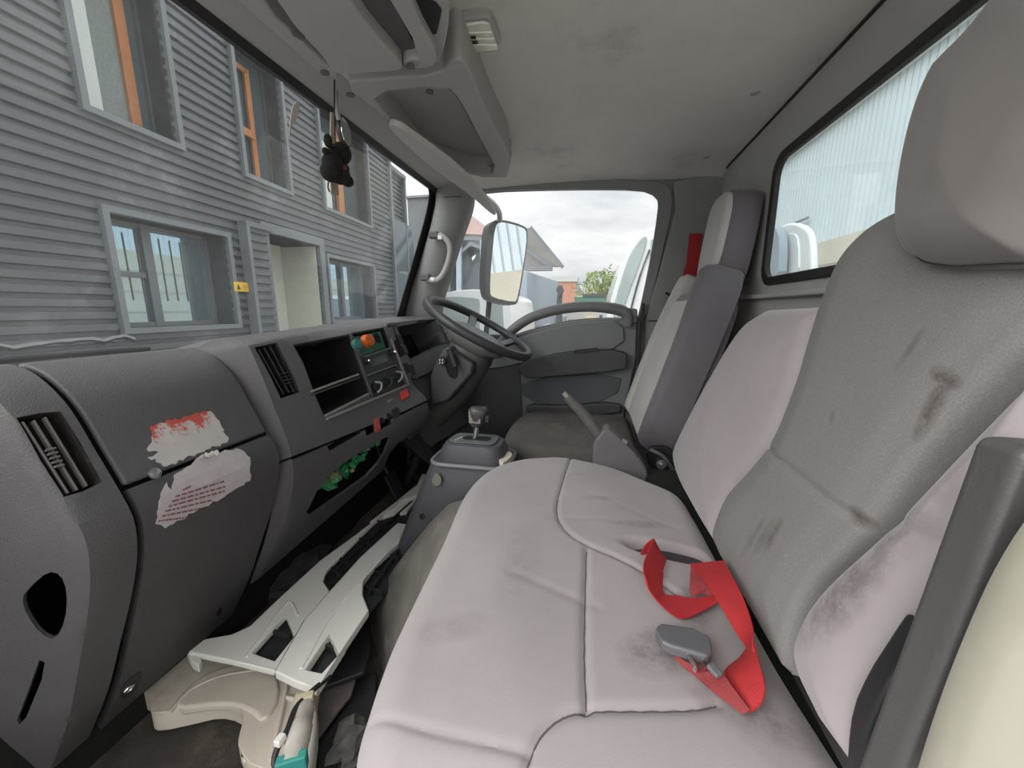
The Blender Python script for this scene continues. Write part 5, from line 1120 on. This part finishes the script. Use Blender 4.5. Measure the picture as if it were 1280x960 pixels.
prism('canopy_gutter', prj([(640, 333), (690, 332), (690, 338), (640, 339)], 19.4), (0, .3, 0), M_hall, ch)
for x in (573, 600, 570): prism('stanchion', prj([(x, 300), (x + 3, 300), (x + 3, 400), (x, 400)], 22), (0, .2, 0), M_blu, ch)
bsd = thing('blue_shed', 'pale blue shed wall with white downpipes and gutter', 'building', at((670, 400), Y=24))
prism('shed_wall', [at((650, 340), Y=17), at((693, 352), Y=34), V(*at((693, 352), Y=34)[:2], ZG), V(*at((650, 340), Y=17)[:2], ZG)], (.3, 0, 0), M_blu, bsd)
prism('gutter', [at((650, 337), Y=17), at((693, 351), Y=34), at((693, 354), Y=34), at((650, 342), Y=17)], (.1, 0, 0), M_white, bsd)
for x in (669, 682, 655): prism('downpipe', ats([(x, 346), (x + 1.5, 346), (x + 1.5, 400), (x, 400)], Y=16.8 + (x - 650) * .38), (0, .1, 0), M_white, bsd)
prism('shed_window', ats([(673, 368), (676, 368), (676, 380), (673, 380)], Y=24), (0, .1, 0), M_hall2, bsd)
bb = thing('brick_house', 'flat roofed red brick building in the distance', 'building', at((707, 400), Y=60))
M_brick = mat('far_brick', (.45, .22, .15), .85, var=.25, vscale=3)
prism('brick_wall', prj([(688, 352), (720, 352), (720, 392), (688, 392)], 60), (0, 8, 0), M_brick, bb); prism('side_wall', [at((720, 352), Y=60), at((726, 366), Y=72), V(*at((726, 390), Y=72)[:2], ZG), V(*at((720, 392), Y=60)[:2], ZG)], (.2, 0, 0), M_trimb, bb)
prism('roof_band', prj([(683, 346), (722, 345), (722, 352), (683, 352)], 59.8), (0, 8, 0), mat('roof_band', (.42, .43, .42), .7), bb)
# tree: trunk, limbs and leaf clumps
M_leaf = mat('spring_leaves', (.22, .30, .06), .7, var=.4, vscale=2); M_bark = mat('bark', (.12, .09, .06), .9)
tr = thing('leafy_tree', 'yellow-green leafy tree beyond the yard', 'tree', at((752, 392), Y=45))
r = random.Random(4); mb = MB()
tc_ = at((756, 356), Y=45)
for i in range(1500):
    a, b, c = r.gauss(0, 1), r.gauss(0, 1), r.gauss(0, 1); k = r.random() ** .4 / math.sqrt(a*a+b*b+c*c)
    lump = 1 + .25 * math.sin(a * k * 5) * math.cos(c * k * 6)
    p = tc_ + V(a * k * 3.0, b * k * 2.6, c * k * 2.3 - .5) * lump; s = r.uniform(.10, .24); R = rotm('X', r.uniform(0, 360)) @ rotm('Z', r.uniform(0, 360))
    mb.add([p + R @ V(-s, 0, 0), p + R @ V(0, -s * .5, .02), p + R @ V(s, 0, 0), p + R @ V(0, s * .5, .02)], [(0, 1, 2, 3)])
lf = mb.build('foliage', M_leaf, tr, sm=0, fix=False); tag(lf, kind='stuff')
tube('trunk', [V(tc_[0], tc_[1], ZG), tc_ - V(0, 0, 2), tc_], [.2, .14, .06], M_bark, tr)
for i in range(6): tube('branch', [tc_ - V(0, 0, 1.5 - i * .2), tc_ + V(math.cos(i*1.1) * 1.6, math.sin(i*1.1) * 1.2, .6 + .2 * i)], [.07, .02], M_bark, tr, sm=0)
sh2 = thing('shrub_row', 'pale low shrubs in front of the far fence', 'shrubs', at((735, 385), Y=40)); mb = MB()
for i in range(300):
    p = at((728 + r.uniform(-6, 12), 380 + r.uniform(-10, 6)), Y=39 + r.uniform(-1, 1)); s = r.uniform(.08, .2); R = rotm('X', r.uniform(0, 360)) @ rotm('Z', r.uniform(0, 360)); mb.add([p + R @ V(-s, 0, 0), p + R @ V(0, -s * .5, 0), p + R @ V(s, 0, 0), p + R @ V(0, s * .5, 0)], [(0, 1, 2, 3)])
tag(mb.build('foliage', mat('pale_leaves', (.4, .42, .25), .8), sh2, sm=0, fix=False), kind='stuff')
for x in (724, 731, 738): a = at((x, 384), Y=39); tube('stem', [V(a[0], a[1], ZG), a], .05, M_bark, sh2, sm=0)
# low yard clutter: flatbed lorries, crane, container
M_dk = mat('machine_dark', (.06, .06, .065), .6); M_yel = mat('machine_yellow', (.55, .4, .15), .5)
def lorry(name, label, x0, x1, Y, bed, load):
    t = thing(name, label, 'truck', V(at(((x0 + x1) / 2, 400), Y=Y)[0], Y, ZG), group='flatbed trucks in the yard'); a, b = at((x0, 400), Y=Y)[0], at((x1, 400), Y=Y)[0]
    box('flatbed', ((a + b) / 2, Y, ZG + 1.0), (b - a, 2.2, .25), bed, t, bev=.03)
    for k in range(2):
        for s in (-1, 1):
            c = V(a + (b - a) * (.25 + .5 * k), Y + s * .95, ZG + .45); MB().lathe([(0, -.13), (.42, -.13), (.45, -.08), (.45, .08), (.42, .13), (0, .13)], c, (0, 1, 0)).build('wheel', M_rubber, t)
    for i, (u, w, h, m) in enumerate(load): box('load', (a + (b - a) * u, Y, ZG + 1.12 + h / 2), (w, 1.6, h), m, t, bev=.03)
    return t
lorry('flatbed_truck', 'flatbed truck with low load seen under the arched door handle', 690, 765, 20, M_dk, [(.15, .5, .55, M_blu), (.4, .7, .35, M_dk), (.65, .5, .5, M_yel), (.88, .5, .6, M_dk)])
lorry('flatbed_truck', 'flatbed truck with red and grey load beside the blue shed', 652, 705, 15, M_hall, [(.15, .4, .35, mat('load_red', (.3, .08, .07), .6)), (.4, .35, .25, M_dk), (.65, .35, .3, M_hall), (.88, .3, .3, mat('load_brown', (.25, .15, .1), .6))])
cn = thing('loader_crane', 'dark folded loader crane standing before the brick building', 'crane', V(at((733, 400), Y=18)[0], 18, ZG))
prism('crane_post', prj([(694, 400), (696, 372), (699, 358), (703, 362), (702, 380), (704, 400)], 18), (0, .35, 0), M_dk, cn, bev=.02); prism('crane_head', prj([(695, 362), (697, 357), (702, 356), (704, 362), (703, 366), (699, 372)], 17.9), (0, .5, 0), M_dk, cn, bev=.02)
ct = thing('green_skip', 'green container at the back of the yard', 'container', V(at((745, 385), Y=30)[0], 30, ZG)); prism('container_wall', prj([(718, 371), (756, 370), (757, 384), (718, 384)], 30), (0, 2.4, 0), mat('container_green', (.08, .22, .16), .6), ct, bev=.03); prism('container_lid', prj([(728, 368), (757, 367), (757, 371), (728, 371)], 29.9), (0, 2.5, 0), M_dk, ct)
lw = thing('low_wall', 'pale low concrete wall at the end of the yard', 'wall', at((700, 400), Y=34)); prism('wall', prj([(640, 383), (770, 380), (770, 393), (640, 396)], 36), (0, .3, 0), mat('pale_wall', (.5, .49, .46), .9), lw)
# white van parked facing the truck
M_wv = mat('van_white', (.80, .82, .84), .25, coat=.5); M_wg = mat('van_glass', (.36, .42, .42), .08, spec=.9)
vn = thing('white_van', 'white van parked behind the side mirror, seen through the steering wheel', 'van', V(at((600, 400), Y=9)[0], 9, ZG))
prism('van_body', chaikin(prj([(548, 372), (560, 364), (600, 361), (628, 366), (640, 378), (645, 400), (648, 470), (548, 470)], 9), 1), (0, 3.5, 0), M_wv, vn, bev=.12, seg=3)
prism('windscreen', chaikin(prj([(552, 374), (562, 370), (598, 372), (600, 378), (596, 392), (560, 394), (552, 388)], 8.98), 1), (0, .05, 0), M_wg, vn, bev=.01)
prism('side_glass', chaikin(prj([(606, 374), (622, 374), (630, 384), (628, 392), (606, 392)], 8.98), 1), (0, .05, 0), M_wg, vn, bev=.01)
prism('headlamp', chaikin(prj([(575, 408), (588, 398), (594, 402), (584, 414)], 8.95), 1), (0, .06, 0), M_lens, vn, bev=.01)
prism('bonnet', chaikin(prj([(550, 394), (600, 394), (610, 410), (606, 430), (550, 430)], 8.8), 1), (0, .4, 0), M_wv, vn, bev=.05)
# white vehicle close by on the right of the door glass
v2_ = thing('white_lorry_cab', 'white vehicle cab close beside the driver door, dark green windscreen', 'vehicle', at((800, 400), Y=4))
prism('cab_body', chaikin(ats([(757, 400), (766, 365), (778, 330), (790, 305), (802, 290), (816, 284), (850, 280), (850, 652), (735, 652)], Y=3.9), 1), (0, 1.8, 0), M_wv, v2_, bev=.06, seg=3)
prism('windscreen', chaikin(ats([(764, 396), (776, 350), (788, 316), (800, 298), (808, 294), (809, 302), (800, 330), (786, 366), (776, 398)], Y=3.88), 1), (0, .05, 0), M_wg, v2_, bev=.01)
tube('door_seam', ats([(812, 312), (800, 345), (788, 390), (786, 410)], Y=3.885), .008, M_dk, v2_)
prism('side_window', ats([(814, 300), (830, 292), (830, 330), (812, 350)], Y=3.885), (0, .05, 0), M_wg, v2_)
# --- driver's outside mirror
mt = thing('side_mirror', 'tall outside mirror on a curved bracket beyond the driver door', 'mirror', at((632, 330), Y=2.0))
mn_ = V(.80, -.60, .11); mn_ /= np.linalg.norm(mn_); MC = at((634, 328), Y=2.0); PM = (MC, mn_)
ho = chaikin(ats([(610, 284), (616, 276), (626, 273), (655, 281), (661, 288), (658, 320), (649, 376), (644, 382), (614, 376), (607, 366), (606, 345), (608, 310)], pl=PM), 1)
prism('mirror_housing', ho, -mn_ * .05, M_btrim, mt, bev=.012, seg=3)
go = chaikin(ats([(619, 280), (627, 277), (654, 284), (659, 291), (656, 320), (647, 373), (643, 378), (616, 372), (612, 366), (614, 330)], pl=(MC + mn_ * .002, mn_)), 1)
prism('mirror_glass', go, -mn_ * .004, M_mirror, mt, sm=0)
tube('bracket', [at(p, Y=y) for p, y in [((590, 238), 1.84), ((606, 246), 1.86), ((618, 256), 1.9), ((624, 266), 1.95), ((625, 277), 1.98)]], .013, M_shelf, mt)
tube('lower_bracket', [at(p, Y=y) for p, y in [((612, 370), 1.99), ((610, 395), 1.96), ((606, 430), 1.9)]], .014, M_dk, mt)
# --- wiper outside the windscreen
wp = thing('wiper', 'windscreen wiper with frayed silvery strip lying outside the glass', 'wiper', at((100, 438), X=-.93))
tube('wiper_blade', ats([(-60, 457), (60, 446), (186, 436)], X=-.94), .006, M_rubber, wp, n=8); tube('wiper_arm', ats([(120, 440), (160, 446), (230, 452)], X=-.95), .004, M_dk, wp, n=6)
r = random.Random(8); pts = [(x, 440 - (x + 60) * .075 + r.uniform(-4, 2)) for x in range(-40, 175, 9)]
tube('frayed_strip', ats(pts, X=-.945), [.003 + r.random() * .004 for _ in pts], mat('silver_film', (.25, .26, .26), .4, metal=.3), wp, n=5)
cwl = prism('cowl', [V(-.90, -.2, .70), V(-.90, 1.8, .70), V(-1.05, 1.8, .60), V(-1.05, -.2, .60)], (0, 0, -.02), M_wv); tag(cwl, 'white painted scuttle panel below the windscreen outside', 'panel')
# --- behind the cab: ribbed white wall over a concrete base
XB = 9.0
wl = thing('white_ribbed_building', 'long pale ribbed metal building behind the truck, seen through the rear window', 'building', (XB, 10, ZG))
zb_ = at((1014, 308), X=XB)[2]; ztop = at((975, 207), X=XB)[2]
M_wr = mat('pale_ribbed_metal', (.58, .65, .70), .5, var=.05, vscale=.3)
pts = []; y = -12.0
while y < 42:
    pts += [(y, 0), (y + .20, 0), (y + .215, .07), (y + .265, .07), (y + .28, 0)]; y += .28
MB().loft([[V(XB + d, y, z) for y, d in pts] + [V(XB + .3, 42, z), V(XB + .3, -12, z)] for z in (zb_, ztop)]).build('ribbed_cladding', M_wr, wl, sm=0)
box('concrete_base', (XB + .1, 15, (zb_ + ZG) / 2), (.5, 54, zb_ - ZG), mat('beige_concrete', (.52, .48, .40), .9, var=.15, vscale=.8), wl)
for k in range(4): box('base_joint', (XB - .16, 15, ZG + (zb_ - ZG) * (k + 1) / 5), (.02, 54, .025), M_hall, wl)
box('eaves', (XB, 15, ztop + .15), (.7, 54, .3), M_white, wl)
a, b = at((990, 280), X=XB - .2), at((1010, 272), X=XB - .2); tube('wall_lamp_arm', [a, b], .05, M_hall, wl, sm=0)
wd = thing('truck_body_corner', 'white rounded corner of the truck body behind the rear window', 'truck body', at((992, 320), X=1.4))
prism('body_panel', chaikin(ats([(972, 284), (985, 278), (1000, 280), (1011, 290), (1014, 310), (1014, 352), (968, 352), (966, 310)], X=1.4), 1), (.05, 0, 0), M_wv, wd, bev=.02, seg=3)
a = at((990, 350), X=1.42); box('body_post', (1.43, a[1], (a[2] + ZG) / 2), (.05, .12, a[2] - ZG), M_wv, wd)
prism('inner_panel', chaikin(ats([(978, 296), (990, 290), (998, 298), (998, 346), (976, 346)], X=1.39), 1), (.02, 0, 0), M_wv, wd, bev=.006)
prism('blue_edge', chaikin(ats([(955, 290), (968, 280), (975, 300), (972, 352), (955, 352)], X=1.30), 1), (.06, 0, 0), M_blu, wd, bev=.01)
